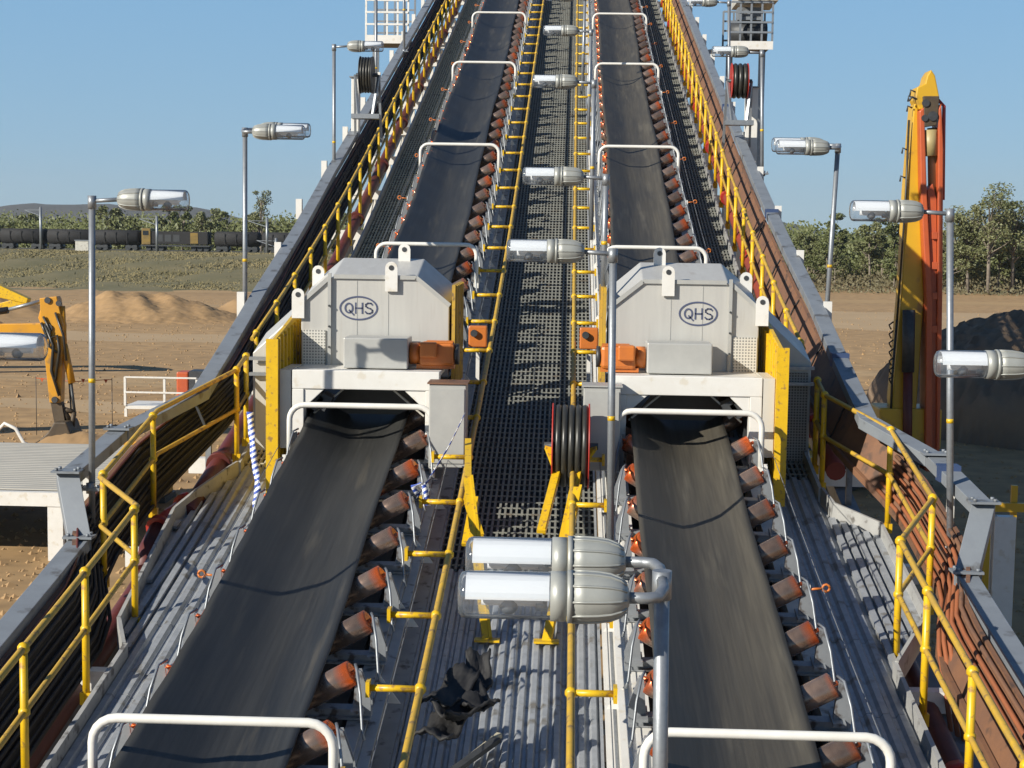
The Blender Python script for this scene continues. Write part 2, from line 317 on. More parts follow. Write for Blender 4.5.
# railway embankment, grassy slope facing the yard
def emb(y, x):
    t = max(0, min(1, (y - 166) / 44)); e = max(0, min(1, (8 - x) / 26)); t = t*t*(3-2*t) if t < 1 else 1
    back = max(0, min(1, (252 - y) / 14)); return 3.35 * min(t, back) * e * e * (3 - 2*e) - .05
mb = MB(); nx, ny = 120, 40; vs = []
for j in range(ny + 1):
    for i in range(nx + 1):
        x = -330 + 345 * i / nx; y = 160 + 96 * j / ny
        vs.append((x, y, emb(y, x) + (random.uniform(-.14,.14) + .18*math.sin(x*.35)*math.sin(y*.3)) * (166 < y < 209) * (x < 4)))
mb.add(vs, [(j*(nx+1)+i, j*(nx+1)+i+1, (j+1)*(nx+1)+i+1, (j+1)*(nx+1)+i) for j in range(ny) for i in range(nx)], True)
mb.build('embankment', GRASS, kind='structure')
mb = MB()
for _ in range(60000):
    x = random.uniform(-170, 3); y = random.uniform(166, 216) ; z = emb(y, x)
    if z < .1: continue
    h = random.uniform(.06,.20) * (2.5 if random.random() < .02 else 1); w = random.uniform(.04,.12); a = random.uniform(-.3,.3)
    mb.add([(x-w,y,z-.05),(x+w,y+random.uniform(-.2,.2),z-.05),(x+a,y+.1,z+h)], [(0,1,2)])
mb.build('grass_tufts', mat('grass_tuft', (.235,.19,.09), (.155,.135,.06), .9, 0, .12, world=True), label='dry olive grass covering the railway embankment slope', cat='grass', kind='stuff')
# hills
def ridge(name, Y, pts, col):
    mb = MB(); n = 90; vs = []; xs = [p[0] for p in pts]
    m = mat(name + '_scrub', col[0], col[1], .95, 0, .012, world=True, bump=1, bscale=.05)
    for j in range(9):
        t = j / 8
        for i in range(n + 1):
            px = pts[0][0] + (pts[-1][0] - pts[0][0]) * i / n
            for a, b in zip(pts, pts[1:]):
                if a[0] <= px <= b[0]: py = a[1] + (b[1]-a[1]) * (px-a[0]) / (b[0]-a[0])
            q = P(px, py, Y); h = max(0, q.z) + math.sin(i*.9)*1.2*t + random.uniform(-.8,.8)*t
            vs.append((q.x * (1 - .12*(1-t)), Y - 350*(1-t), h * math.sin(t*math.pi/2) - 1))
    for i in range(n + 1):
        v = vs[8*(n+1)+i]; vs.append((v[0], Y + 500, -1))
    mb.add(vs, [(j*(n+1)+i, j*(n+1)+i+1, (j+1)*(n+1)+i+1, (j+1)*(n+1)+i) for j in range(9) for i in range(n)], True)
    return mb.build(name, m, kind='structure')
ridge('hill', 2600, [(-700,222),(-300,218),(-60,212),(0,206),(30,203),(110,204),(160,207),(190,207),(215,210),(250,219),(300,222),(420,226)], ((.085,.075,.062),(.065,.06,.05)))
ridge('hill', 3000, [(700,236),(770,224),(785,222),(800,225),(822,231),(900,238)], ((.085,.08,.06),(.065,.065,.05)))
mb = MB(); rs_ = random.Random(8)
for _ in range(9000):
    t_ = rs_.random(); y = 24 + 130*t_**1.6; x = (rs_.uniform(-.42,-.12) if rs_.random() < .6 else rs_.uniform(.06,.36)) * y; q_ = rs_.uniform(.03,.10) * (1.8 if rs_.random() < .05 else 1)
    v_ = [(x+q_*rs_.uniform(.6,1.2)*math.cos(a), y+q_*rs_.uniform(.6,1.2)*math.sin(a), 0) for a in (0,1.6,3.1,4.7)] + [(x+rs_.uniform(-.3,.3)*q_, y, q_*rs_.uniform(.5,1.0))]
    mb.add(v_, [(0,1,4),(1,2,4),(2,3,4),(3,0,4)])
mb.build('loose_stones', MOUND, label='loose stones and clods scattered over the bare earth yard', cat='stones', kind='stuff')
#VEGETATION
def leaf_cloud(mb, c, rx, ry, rz, n, s, rnd):
    for _ in range(int(n*rnd.uniform(.6,1.3))):
        while True:
            u, v, w = rnd.uniform(-1,1), rnd.uniform(-1,1), rnd.uniform(-1,1)
            q = u*u+v*v+w*w
            if q < 1 and (q > .25 or rnd.random() < .4): break
        p = Vector((c[0]+u*rx, c[1]+v*ry, c[2]+w*rz))
        a = Vector((rnd.gauss(0,1), rnd.gauss(0,1), rnd.gauss(0,.6))).normalized(); b = a.cross(Vector((rnd.gauss(0,1), rnd.gauss(0,1), rnd.gauss(0,1)))).normalized()
        k = s * rnd.uniform(.6,1.4)
        mb.add([p - a*k, p + b*k*.6, p + a*k, p - b*k*.6], [(0,1,2,3)])
def make_tree(name, lm, h, spread, clumps, leafn, leafs, seed, label, group, base=.35, cat='tree'):
    rnd = random.Random(seed); e = empty(name, (0,0,0), label, cat, group)
    tk = MB(); cr = MB(); lean = rnd.uniform(-.06,.06)*h
    tk.tube([(0,0,-.2),(lean*.3,0,h*.3),(lean*.7,.1,h*.6),(lean,0,h*.88)], [.022*h,.017*h,.012*h,.004*h], 6)
    for k in range(clumps):
        t = rnd.uniform(base, 1.0); a = rnd.uniform(0, 6.28); rr = spread * rnd.uniform(.2,1) * (1.15 - .55*t)
        c = (lean*t + rr*math.cos(a), rr*math.sin(a), h*t*rnd.uniform(.93,1.05))
        tk.tube([(lean*t*.8,0,h*t*.72), (c[0]*.6,c[1]*.6,h*t*.88), c], [.007*h,.005*h,.002*h], 4)
        s = rnd.uniform(.35,1) * spread * .46
        leaf_cloud(cr, c, s, s, s*.62, int(leafn * 2 / clumps), leafs * .66, rnd)
    tk.build('trunk', BARK, e); cr.build('crown', lm, e); return e
G1 = 'gum trees along the far edge of the yard'
protos = [make_tree('gum_tree', LEAF if k % 3 else LEAF2, h, sp, cl, ln, ls, 20+k, 'olive green gum tree standing in the belt of trees beyond the yard', G1, bs)
  for k, (h, sp, cl, ln, ls, bs) in enumerate([(8.2,2.6,16,1500,.26,.30),(6.9,2.3,14,1300,.25,.25),(9.2,2.2,15,1400,.25,.4),(7.4,3.0,18,1600,.27,.22),(6.0,2.1,12,1000,.24,.2),(5.2,1.9,10,800,.23,.12)])]
rnd = random.Random(5); used = set()
def place(k, x, y, z=0, sc=1, rz=0, label=None, group=None):
    p = protos[k]
    o = p if k not in used else copy_tree(p)
    used.add(k); o.location = (x, y, z); o.scale = (sc, sc, sc*rnd.uniform(.92,1.08)); o.rotation_euler[2] = rz
    if label: o['label'] = label
    if group: o['group'] = group
    return o
for row, (yy, n) in enumerate(((206, 34), (216, 34), (228, 32), (242, 30))):
    for i in range(n):
        x = 18 + (150 - 18) * (i + rnd.uniform(.1,.9)) / n
        place(rnd.choice([0,1,3,4,5] if row < 2 else [0,1,2,3]), x, yy + rnd.uniform(-4,4), 0, rnd.choice([.72,.85,.95,1.0,1.12]) * (1.18 if x > 46 else .95), rnd.uniform(0,6.28))
q = P(984, 290, 200)
t = make_tree('gum_tree', LEAF2, 12.6, 4.2, 30, 2000, .24, 71, 'tallest open crowned gum tree rising above the others at far right', None, .45); t.location = (q.x, 198, 0)
for px, h_, sd, lb in ((968, 10.6, 91, 'slender gum tree just left of the tallest one'), (1012, 11.4, 92, 'bushy tall gum tree at the right border of the picture'), (948, 9.6, 93, 'airy gum tree showing right behind the lamp post by the crane')):
    t = make_tree('gum_tree', LEAF2 if sd % 2 else LEAF, h_, 3.6, 26, 1500, .23, sd, lb, None, .3); t.location = (P(px, 290, 201).x, 201, 0)
G2 = 'gum trees behind the coal train'
for row, (yy, n) in enumerate(((268, 46), (282, 46), (300, 44))):
    for i in range(n):
        x = -230 + 262 * (i + rnd.uniform(.1,.9)) / n
        place(rnd.choice([0,1,3,4,2]), x, yy + rnd.uniform(-4,4), 0, rnd.uniform(.95,1.3), rnd.uniform(0,6.28), 'olive green gum tree in the tree line behind the coal train', G2)
q = P(268, 250, 262)
t = make_tree('gum_tree', LEAF2, 13.2, 2.6, 13, 700, .22, 83, 'lone sparse tree poking above the tree line beside the gallery', None, .55); t.location = (q.x, 256, 0)
mb = MB(); 
for _ in range(45000):
    x = rnd.uniform(10, 170); y = rnd.uniform(194, 256); h = abs(rnd.gauss(0, 1.1)) * (1 if y > 202 else .5)
    p = Vector((x, y, h)); a = Vector((rnd.gauss(0,1), rnd.gauss(0,1), rnd.gauss(0,1))).normalized(); b = a.cross(Vector((0.3,1,.2))).normalized(); k = rnd.uniform(.10,.26)
    mb.add([p-a*k, p+b*k*.6, p+a*k, p-b*k*.6], [(0,1,2,3)])
mb.build('scrub', LEAFB, label='dry low scrub growing under and before the far trees', cat='scrub', kind='stuff')
mb = MB()
for _ in range(170000):
    x = rnd.uniform(-260, 60); y = rnd.uniform(262, 330); h = rnd.uniform(0, 8.6) * rnd.uniform(.75,1) * (1 + .10*math.sin(x*.21) + .08*math.sin(x*.63))
    p = Vector((x, y, h)); a = Vector((rnd.gauss(0,1), rnd.gauss(0,1), rnd.gauss(0,1))).normalized(); b = a.cross(Vector((0.3,1,.2))).normalized(); k = rnd.uniform(.16,.38)
    mb.add([p-a*k, p+b*k*.6, p+a*k, p-b*k*.6], [(0,1,2,3)])
for _ in range(130000):
    x = rnd.uniform(10, 190); y = rnd.uniform(232, 290); h = rnd.uniform(0, 5.6) * rnd.uniform(.7,1) * (1 + .25*math.sin(x*.31) + .15*math.sin(x*.83))
    p = Vector((x, y, h)); a = Vector((rnd.gauss(0,1), rnd.gauss(0,1), rnd.gauss(0,1))).normalized(); b = a.cross(Vector((0.3,1,.2))).normalized(); k = rnd.uniform(.16,.38)
    mb.add([p-a*k, p+b*k*.6, p+a*k, p-b*k*.6], [(0,1,2,3)])
mb.build('woodland', LEAF, label='mass of woodland filling in behind the individual trees', cat='woodland', kind='stuff')
#TRAIN
def wagon_proto():
    e = empty('coal_wagon', (0,0,0))
    cs = [(-.9,.75),(-1.35,1.25),(-1.45,1.9),(-1.35,2.5),(-1.0,2.85),(1.0,2.85),(1.35,2.5),(1.45,1.9),(1.35,1.25),(.9,.75)]
    b = MB(); n = len(cs); xs = (-3.15,-2.9,2.9,3.15); vs = []
    for i, x in enumerate(xs):
        k = .8 if i in (0,3) else 1
        for y, z in cs: vs.append((x, y*k, 1.8+(z-1.8)*k))
    b.add(vs, [(i*n+k,(i+1)*n+k,(i+1)*n+(k+1)%n,i*n+(k+1)%n) for i in range(3) for k in range(n)], True); b.add([vs[k] for k in range(n)], [tuple(range(n))]); b.add([vs[3*n+k] for k in range(n)], [tuple(range(n-1,-1,-1))])
    b.build('body', TRN, e)
    for x in (-1.6, 0, 1.6): MB().box(x-.05, x+.05, -1.50, -1.455, 1.0, 2.6).build('rib', TRN, e)
    for sx in (-2.1, 2.1):
        g = MB()
        for d in (-.5,.5): g.cyl((sx+d,-1.0,.40),(sx+d,1.0,.40),.38,12)
        g.box(sx-.8, sx+.8, -1.05,-.85,.35,.72); g.build('bogie', DSTEEL, e)
    return e
TY = 226; TZ = 3.32
wp = wagon_proto(); gw = 'coal wagons on the embankment'
spots = []
x = P(152,250,TY).x + 0
# locomotive at px 145..212, wagons each side
locx = P(179,250,TY).x
k = 0
ordn = ['', 'first', 'second', 'third', 'fourth', 'fifth', 'sixth', 'seventh', 'eighth', 'ninth']
for i in range(-9, 8):
    if i == 0: continue
    xx = locx + (i*6.75 + (-1.9 if i < 0 else 1.7))
    side = 'to the left of the locomotive' if i < 0 else 'to the right of the locomotive'
    o = wp if k == 0 else copy_tree(wp); k += 1
    o.location = (xx, TY, TZ); tag(o, f'dark round sided wagon, {ordn[abs(i)]} wagon {side}', 'wagon', gw)
e = empty('locomotive', (locx, TY, TZ), 'dark diesel locomotive with yellow cab end among the wagons', 'locomotive')
MB().box(locx-3.7, locx+4.4, TY-1.2, TY+1.2, TZ+.95, TZ+2.75).build('hood', TRN, e, bevel=.08)
c = MB().box(locx-5.0, locx-3.7, TY-1.35, TY+1.35, TZ+.85, TZ+3.15).build('cab', TRY, e, bevel=.1)
MB().box(locx-4.8, locx-4.0, TY-1.38, TY-1.355, TZ+2.2, TZ+2.8).build('window', GLASSD, c)
MB().box(locx-5.1, locx+4.7, TY-1.4, TY+1.4, TZ+.65, TZ+.84).build('underframe', DSTEEL, e)
MB().box(locx+1.9, locx+3.0, TY-1.24, TY-1.205, TZ+1.1, TZ+2.6).build('side_panel', TRY, e)
for u in (-2.9, -1.7, -.5): MB().box(locx+u, locx+u+.9, TY-1.235, TY-1.205, TZ+1.3, TZ+2.3).build('grille', DSTEEL, e)
for sx in (-3.2, 3.2):
    g = MB()
    for d in (-.9,0,.9): g.cyl((locx+sx+d,TY-1.0,TZ+.40),(locx+sx+d,TY+1.0,TZ+.40),.38,12)
    g.build('bogie', DSTEEL, e)
b = MB(); b.box(-330, 8, TY-.8, TY-.72, TZ-.02, TZ+.1); b.box(-330, 8, TY+.72, TY+.8, TZ-.02, TZ+.1); b.build('railway_track', DSTEEL, kind='structure')
wlab = ['grey railway mast left of the first lamp post', 'grey railway mast standing before the yellow locomotive', 'grey railway mast beside the sparse lone tree', 'short grey railway mast nearest the gallery']
for (px, ptop, lab) in ((41, 207, wlab[0]), (157, 216, wlab[1]), (267, 218, wlab[2]), (276, 238, wlab[3])):
    q = P(px, 250, 216); tp = P(px, ptop, 216)
    e = empty('railway_mast', (q.x, 216, 3.2), lab, 'mast', 'railway masts along the embankment')
    MB().tube([(q.x,216,3.1),(q.x,216,tp.z)], .18, 8).build('pole', GALV, e)
    MB().bar((q.x,216,tp.z-1.2),(q.x-3.2,219,tp.z-.4),.08,.08).bar((q.x,216,tp.z-.4),(q.x-3.2,219,tp.z-.4),.06,.06).build('bracket_arm', GALV, e)
q = P(83, 248, 214); e = empty('signal_hut', (q.x, 214, 3.2), 'small pale trackside cabinet beside the coal wagons', 'cabinet')
MB().box(q.x-.9,q.x+.9,213.5,214.5,3.1,4.7).build('cabinet_box', CRM, e, bevel=.04); MB().box(q.x-1,q.x+1,213.4,214.6,4.7,4.8).build('roof', GALV, e)
# bead line of orange warning tape on the left yard
a = P(36,385,52); b_ = P(112,388,52)
e = empty('bunting_line', (a.x,52,0), 'thin line of orange warning flags strung across the yard', 'bunting')
MB().tube([(a.x,52,1.9),((a.x+b_.x)/2,52,1.8),(b_.x,52,1.9)], .012, 4).build('cord', ORG2, e)
for t in (.08,.35,.62,.92):
    x = a.x + (b_.x-a.x)*t; MB().prism([(x-.07,52,1.9),(x+.07,52,1.9),(x,52,1.76)], (0,.01,0)).build('flag', ORG2, e)
for x in (a.x, b_.x): MB().tube([(x,52,0),(x,52,1.95)], .012, 5).build('stake', DSTEEL, e)
#CONVEYORS
def conveyor(cx, name_side, label):
    e = empty('belt_conveyor', (cx, Y0, RZ(Y0)), label, 'conveyor', 'parallel belt conveyors of the inclined gallery')
    # belt
    def trough(x): return .765 + .589*(math.sqrt((max(abs(x)-.13,0))**2 + .006) - .0775)
    sec = [(x, trough(x)) for x in (-.67,-.61,-.50,-.40,-.30,-.20,-.10,0,.10,.20,.30,.38,.45)]
    ys = yr(Y0, Y1, .2); mb = MB(); n = len(sec); vs = []
    for y in ys:
        ph = math.cos((y - 11.3) / 1.01 * 2 * math.pi); w = .02 * math.sin(y*.37 + cx) + .01*math.sin(y*1.1)
        for k, (px, pz) in enumerate(sec):
            edge = (abs(px) / .66) ** 2; vs.append((cx + px + w, y, RZ(y) + pz - .007*(1-ph)*(.3+edge) + .003*math.sin(y*2.3 + k)))
    vs2 = [(v[0], v[1], v[2]-.022) for v in vs]; N = len(vs)
    fs = [(i*n+k, i*n+k+1, (i+1)*n+k+1, (i+1)*n+k) for i in range(len(ys)-1) for k in range(n-1)]
    fs2 = [tuple(N + i for i in reversed(f)) for f in fs]
    ed = [(i*n, (i+1)*n, N+(i+1)*n, N+i*n) for i in range(len(ys)-1)] + [(N+i*n+n-1, N+(i+1)*n+n-1, (i+1)*n+n-1, i*n+n-1) for i in range(len(ys)-1)]
    mb.add(vs + vs2, fs + fs2, True); mb.sm = [True]*len(fs+fs2); mb.f += ed; mb.sm += [False]*len(ed)
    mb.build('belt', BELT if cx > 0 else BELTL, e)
    mb = MB(); sweep(mb, rect(cx-.55, cx+.55, .20, .22), Y0, Y1, .8); mb.build('return_belt', BELT, e)
    mb = MB(); sweep(mb, rect(cx-.765, cx+.765, .05, .07), Y0, Y1, .8); mb.build('belly_plate', DSTEEL, e)
    # stringers with top flange, outer lips
    for s in (-1, 1):
        mb = MB(); x = cx + s*.80
        sweep(mb, rect(x-.03, x+.03, -.40, .50), Y0, Y1, .8); sweep(mb, rect(min(x, x+s*-.12), max(x, x+s*-.12), .503, .53), Y0, Y1, .8)
        sweep(mb, rect(min(x+s*.033, x+s*.12), max(x+s*.033, x+s*.12), .44, .47), Y0, Y1, .8)
        mb.build('stringer', WHT if (s < 0 and cx > 0) else STRD, e)
    for s in (-1, 1):      # closing channels between stringer and walkway
        inner = (s > 0) == (cx < 0); x0 = cx + s*.835; x1 = (-1.375 if cx < 0 else .345) if inner else (-3.345 if cx < 0 else 2.305)
        if inner and cx > 0: x1 = .50 if False else .36
        dz = (.08 if cx > 0 else .06) if inner else .0
        mb = MB(); sweep(mb, rect(min(x0,x1), max(x0,x1), dz-.03, dz), Y0, Y1, .8); mb.build('side_channel', (WHT if inner and cx > 0 else STRD), e)
    # idlers
    proto = empty('idler'); proto.parent = e
    fr = MB(); fr.box(-.86,.86,-.05,.05,.53,.60); fr.box(-.86,.86,-.09,-.05,.53,.545)
    fr.build('cross_frame', BRK, proto, origin=(0,0,0))
    for s in (-1, 1):
        brs = MB()
        brs.prism([(s*.72,-.06,.59),(s*.86,-.06,.59),(s*.86,-.06,.70),(s*.79,-.06,.93),(s*.75,-.06,.95)], (0,.015,0))
        brs.prism([(s*.735,.05,.59),(s*.86,.05,.59),(s*.86,.05,.64),(s*.78,.05,.90),(s*.755,.05,.90)], (0,.012,0))
        gr_ = MB(); gr_.tube([(s*.74,-.02,.97),(s*.77,-.16,.99),(s*.81,-.28,.84),(s*.84,-.42,.60),(s*.86,-.46,.55)], .012, 5)
        gr_.build('guard_rod', GALV, proto, origin=(0,0,0))
        brs.box(s*.76-.05, s*.76+.05, -.14,.10,.598,.625)
        brs.build('bracket', BRK, proto, origin=(0,0,0))
    
    me_r = MB().tube([(-.265,0,0),(-.255,0,0),(.255,0,0),(.265,0,0)], [.08,.104,.104,.08], 18).tube([(-.30,0,0),(.30,0,0)], .02, 6).mesh('roller', ROLL_M)
    for s in (-1, 0, 1):
        o = bpy.data.objects.new('roller', me_r); COL.objects.link(o); o.parent = proto
        if s == 0: o.location = (0,0,.612); o.scale = (.72,1,1)
        else: o.location = (s*.492,0,.757); o.rotation_euler = (0, -s*R_(30.5), 0)
    y = 11.3 - 1.01*7; first = True
    while y < Y1 - .5:
        o = proto if first else copy_tree(proto, parent=e)
        first = False; o.location = (0, y - Y0, RZ(y) - RZ(Y0)); o.rotation_euler = (SL(y), 0, 0); y += 1.01
    # white hoops
    hp = []
    w = .82; r = .17; zt = 1.30
    pts = [(-w,0,.48),(-w,0,zt-r)] + [(-w + r - r*math.cos(a), 0, zt - r + r*math.sin(a)) for a in (R_(18),R_(36),R_(54),R_(72))] + [(-w+r,0,zt),(w-r,0,zt)] + [(w - r + r*math.sin(a), 0, zt - r + r*math.cos(a)) for a in (R_(18),R_(36),R_(54),R_(72))] + [(w,0,zt-r),(w,0,.48)]
    hm = MB().tube(pts, .034, 10); [hm.box(s*w-.06, s*w+.06, -.05,.05,.47,.485) for s in (-1,1)]
    hm.box(-w-.040,-w+.040,-.04,.04,.6,.68).box(w-.040,w+.040,-.04,.04,.6,.68)
    me = hm.mesh('hoop', HOOPW)
    for yy in (10.45, 18.05, 26.1, 33.6, 42.4, 50.3, 58.2):
        o = bpy.data.objects.new('hoop', me); COL.objects.link(o); o.parent = e; o.location = (0, yy - Y0, RZ(yy) - RZ(Y0))
    return e
convL = conveyor(CL, 'left', 'left inclined conveyor with black rubber belt, orange rollers and white hoops')
convR = conveyor(CR, 'right', 'right inclined conveyor with dusty black belt, orange rollers and white hoops')
# gusset plates, pull cord and little orange rings on the stringers
for cx, par in ((CL, convL), (CR, convR)):
    for s in (-1, 1):
        inner = (s > 0) == (cx < 0)
        y = 5.2
        gm = MB().prism([(0,0,.0),(.16,0,.0),(0,0,.22)], (0,.012,0)).mesh('gusset_plate', WHT)
        while y < 58:
            o = bpy.data.objects.new('gusset_plate', gm); COL.objects.link(o); o.parent = par
            o.location = (s*.835, y - Y0, RZ(y) + .30 - RZ(Y0)); o.scale = (s*1.1, 1, 1.1); y += 1.55
        # pull cord with eye bolts
        xx = cx + s*1.0; mb = MB(); mb.tube(rail_pts(xx, .72, 4, 60, 1.0), .005, 4); mb.build('pull_cord', GALV, par)
    y = 14.6; rm = MB()
    rm.tube([(.085,0,.70),(.20,0,.71)], .012, 6); rm.tube([(.235+.034*math.cos(a*math.pi/4), .0, .715+.034*math.sin(a*math.pi/4)) for a in range(9)], .012, 6)
    me = rm.mesh('cord_ring', ORG)
    so_ = -1 if cx < 0 else 1
    while y < 56:
        if not 17.5 < y < 22:
            o = bpy.data.objects.new('cord_ring', me); COL.objects.link(o); o.parent = par; o.location = (so_*.80, y - Y0, RZ(y) - RZ(Y0)); o.scale = (so_,1,1)
        y += 3.4
    st = MB().box(-.02,.02,-.02,.02,.5,.74).box(-.05,.05,-.05,.05,.5,.515).mesh('cord_post', WHT)
    y = 14.6
    while y < 56:
        o = bpy.data.objects.new('cord_post', st); COL.objects.link(o); o.parent = par; o.location = (so_*.87, y - Y0, RZ(y) - RZ(Y0)); y += 3.4
#WALKWAYS
def walkway(x0, x1, label, mats, a=Y0, b=Y1, near=15.8, light=None):
    e = empty('walkway', ((x0+x1)/2, a, RZ(a)), label, 'walkway', 'walkways of the inclined gallery')
    y = a; pl = 1.52
    while y < b:
        ye = min(y + pl - .012, b); mb = MB()
        if y < near:      # ribbed planks: raised ribs running along
            n = max(2, int(round((x1 - x0) / (.105 if x1 - x0 > 1 else .14)))); st = (x1 - x0) / n
            prof = []
            for k in range(n):
                xa = x0 + k*st; prof += [(xa + .004,-.035),(xa+st*.22,.0),(xa+st*.62,.0),(xa+st*.80,-.035)]
            prof += [(x1,-.05),(x0,-.05)]
            sweep(mb, prof, y, ye, .76)
            mb.build('tread_panel', mats[0], e)
        else:
            n = max(2, int(round((x1 - x0) / .066))); st = (x1 - x0) / n
            for k in range(n + 1):
                xa = x0 + k*st; sweep(mb, rect(xa-.013, xa+.013, -.045, 0), y, ye, .76)
            for k in range(8):
                yy = y + pl*(k + .5)/8
                if yy < ye: mb.box(x0, x1, yy-.011, yy+.011, RZ(yy)-.012, RZ(yy)+.004)
            mb.build('grating_panel', mats[1], e)
        y += pl
    if b > near: mb = MB(); sweep(mb, rect(x0, x1, -.16, -.15), near, b, .8); mb.build('shade_plate', light or DECKD, e)  # added dark sheet that stands in for the shade below the grating
    for s in (x0, x1):
        outer_ = s in (-4.06, 3.02); w = .02 if outer_ else .012; hi = .13 if outer_ else .05
        for ya, yb in (((a, 14.4), ((19.5 if s < 0 else 19.0), b)) if outer_ else ((a, b),)):
            mb = MB(); sweep(mb, rect(s-w, s+w, -.12, hi), ya, yb, .8); mb.build('toe_plate', STRD if outer_ else GRAT, e)
    return e
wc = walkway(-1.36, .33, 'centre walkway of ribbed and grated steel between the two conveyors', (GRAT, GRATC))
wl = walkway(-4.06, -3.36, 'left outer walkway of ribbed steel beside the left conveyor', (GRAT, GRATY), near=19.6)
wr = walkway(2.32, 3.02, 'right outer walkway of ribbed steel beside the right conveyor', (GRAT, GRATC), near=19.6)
# pale edge strip of the centre walkway, sunlight put into its colour
mb = MB(); sweep(mb, rect(.345,.355,-.06,.0), 16, Y1, .8); mb.build('sunlit_edge_plate', GRATY, wc)
# bulges of the outer walkways round the drive housings
def bulge(par, xs, e):
    ys, w = ([14.4,14.95,17.9,18.5,19.5],[0,.20,.40,.28,0]) if e < 0 else ([14.4,15.5,17.9,18.5,19.0],[0,.50,.50,.06,0])
    def wy(y):
        for i in range(4):
            if ys[i] <= y <= ys[i+1]: return w[i] + (w[i+1]-w[i])*(y-ys[i])/(ys[i+1]-ys[i])
        return 0
    mb = MB(); k = 0
    while True:     # ribs carry on parallel to the walkway until they meet the bent toe plate
        off = .02 + .105*k; yy = [y for y in [14.4+.1*j for j in range(52)] if wy(y) > off + .05]
        if len(yy) < 2: break
        ya, yb = yy[0], yy[-1]; xa = xs+e*off; xb = xs+e*(off+.065)
        sweep(mb, rect(min(xa,xb), max(xa,xb), -.035, 0), ya, yb, .6); k += 1
    mb.build('bulge_panel', GRAT, par)
    mb = MB()
    for i in range(0, 4):
        a = Vector((xs+e*(.02+w[i]), ys[i], RZ(ys[i])+.01)); b = Vector((xs+e*(.02+w[i+1]), ys[i+1], RZ(ys[i+1])+.01)); mb.bar(a, b, .035, .26)
    mb.build('toe_plate', STRD, par)
    base = MB(); base.add([(xs+e*(.02+w[i]),ys[i],RZ(ys[i])-.06) for i in range(5)] + [(xs,ys[i],RZ(ys[i])-.06) for i in range(5)], [(i,i+1,i+6,i+5) for i in range(4)])
    base.build('bulge_plate', GRAT, par)
bulge(wl, -4.06, -1); bulge(wr, 3.02, 1)
# handrails
def handrail(path_near, x_of, label, a, b, top=1.05, posts=None, m=YEL, r=.032):
    pass
def rail_thing(label, path, post_ys, top=1.06, mid=.55, foot=-.12, group='yellow handrails of the gallery'):
    # path: list of (x, y); heights follow the walkway
    e = empty('handrail', (path[0][0], path[0][1], RZ(path[0][1])), label, 'handrail', group)
    def pts(dz):
        out = []
        for (xa, ya), (xb, yb) in zip(path, path[1:]):
            n = max(1, int(abs(yb-ya)/1.2))
            for k in range(n): t = k/n; y = ya+(yb-ya)*t; out.append((xa+(xb-xa)*t, y, RZ(y)+dz))
        out.append((path[-1][0], path[-1][1], RZ(path[-1][1])+dz)); return out
    MB().tube(pts(top), .030, 8).build('top_rail', YEL2, e); MB().tube(pts(mid), .027, 8).build('mid_rail', YEL2, e)
    def xat(y):
        for (xa, ya), (xb, yb) in zip(path, path[1:]):
            if ya <= y <= yb: return xa + (xb-xa)*(y-ya)/max(yb-ya, 1e-6)
        return path[-1][0]
    pm = MB().tube([(0,0,foot),(0,0,top)], .034, 8).ball((0,0,top),.052).ball((0,0,mid),.050).box(-.05,.05,-.03,.03,foot-.01,foot+.10).mesh('post', YEL)
    for y in post_ys:
        o = bpy.data.objects.new('post', pm); COL.objects.link(o); o.parent = e; o.location = Vector((xat(y), y, RZ(y))) - Vector(e.location)
    return e
HL, HR = -4.22, 3.13
py = [y for y in (5.8, 7.4, 9.0, 10.6, 12.1, 13.7, 15.3)]
rail_thing('yellow handrail along the near left edge, ending in the step out round the drive housing', [(HL,4),(HL,15.4),(HL-.60,16.2),(HL-.60,18.5),(HL-.02,20.2),(HL-.02,20.9)], py + [16.3, 18.3, 20.2, 20.8])
rail_thing('yellow handrail along the near right edge, ending in the step out round the drive housing', [(HR,4),(HR,14.9),(HR+.56,16.1),(HR+.56,18.3),(HR+.0,19.6),(HR,20.2)], py[:-1] + [14.9, 16.1, 18.3, 19.6, 20.2])
far = [21.9 + 1.55*k for k in range(26)]
rail_thing('long yellow handrail climbing the far left edge of the gallery', [(HL-.10,21.6),(HL-.12,62)], far)
rail_thing('long yellow handrail climbing the far right edge of the gallery', [(HR+.02,21.6),(HR+.05,62)], far)
# yellow knee rails on stubs each side of the centre walkway
def knee(x, xs, label):
    e = empty('knee_rail', (x, 4, RZ(4)), label, 'rail', 'yellow rails beside the centre walkway')
    MB().tube(rail_pts(x, .86, 4, 62, 1.0), .031, 8).build('rail', YEL2, e)
    sm = MB().tube([(0,0,.86),(xs-x,0,.86)], .028, 8).ball((0,0,.86),.050).box(xs-x-.015, xs-x+.015,-.06,.06,.80,.92).mesh('stub', YEL)
    y = 4.9
    while y < 62:
        o = bpy.data.objects.new('stub', sm); COL.objects.link(o); o.parent = e; o.location = Vector((x, y, RZ(y))) - Vector(e.location); y += 1.42
knee(-1.10, -1.50, 'yellow rail on short stubs along the left side of the centre walkway')
knee(.06, .40, 'yellow rail on short stubs along the right side of the centre walkway')
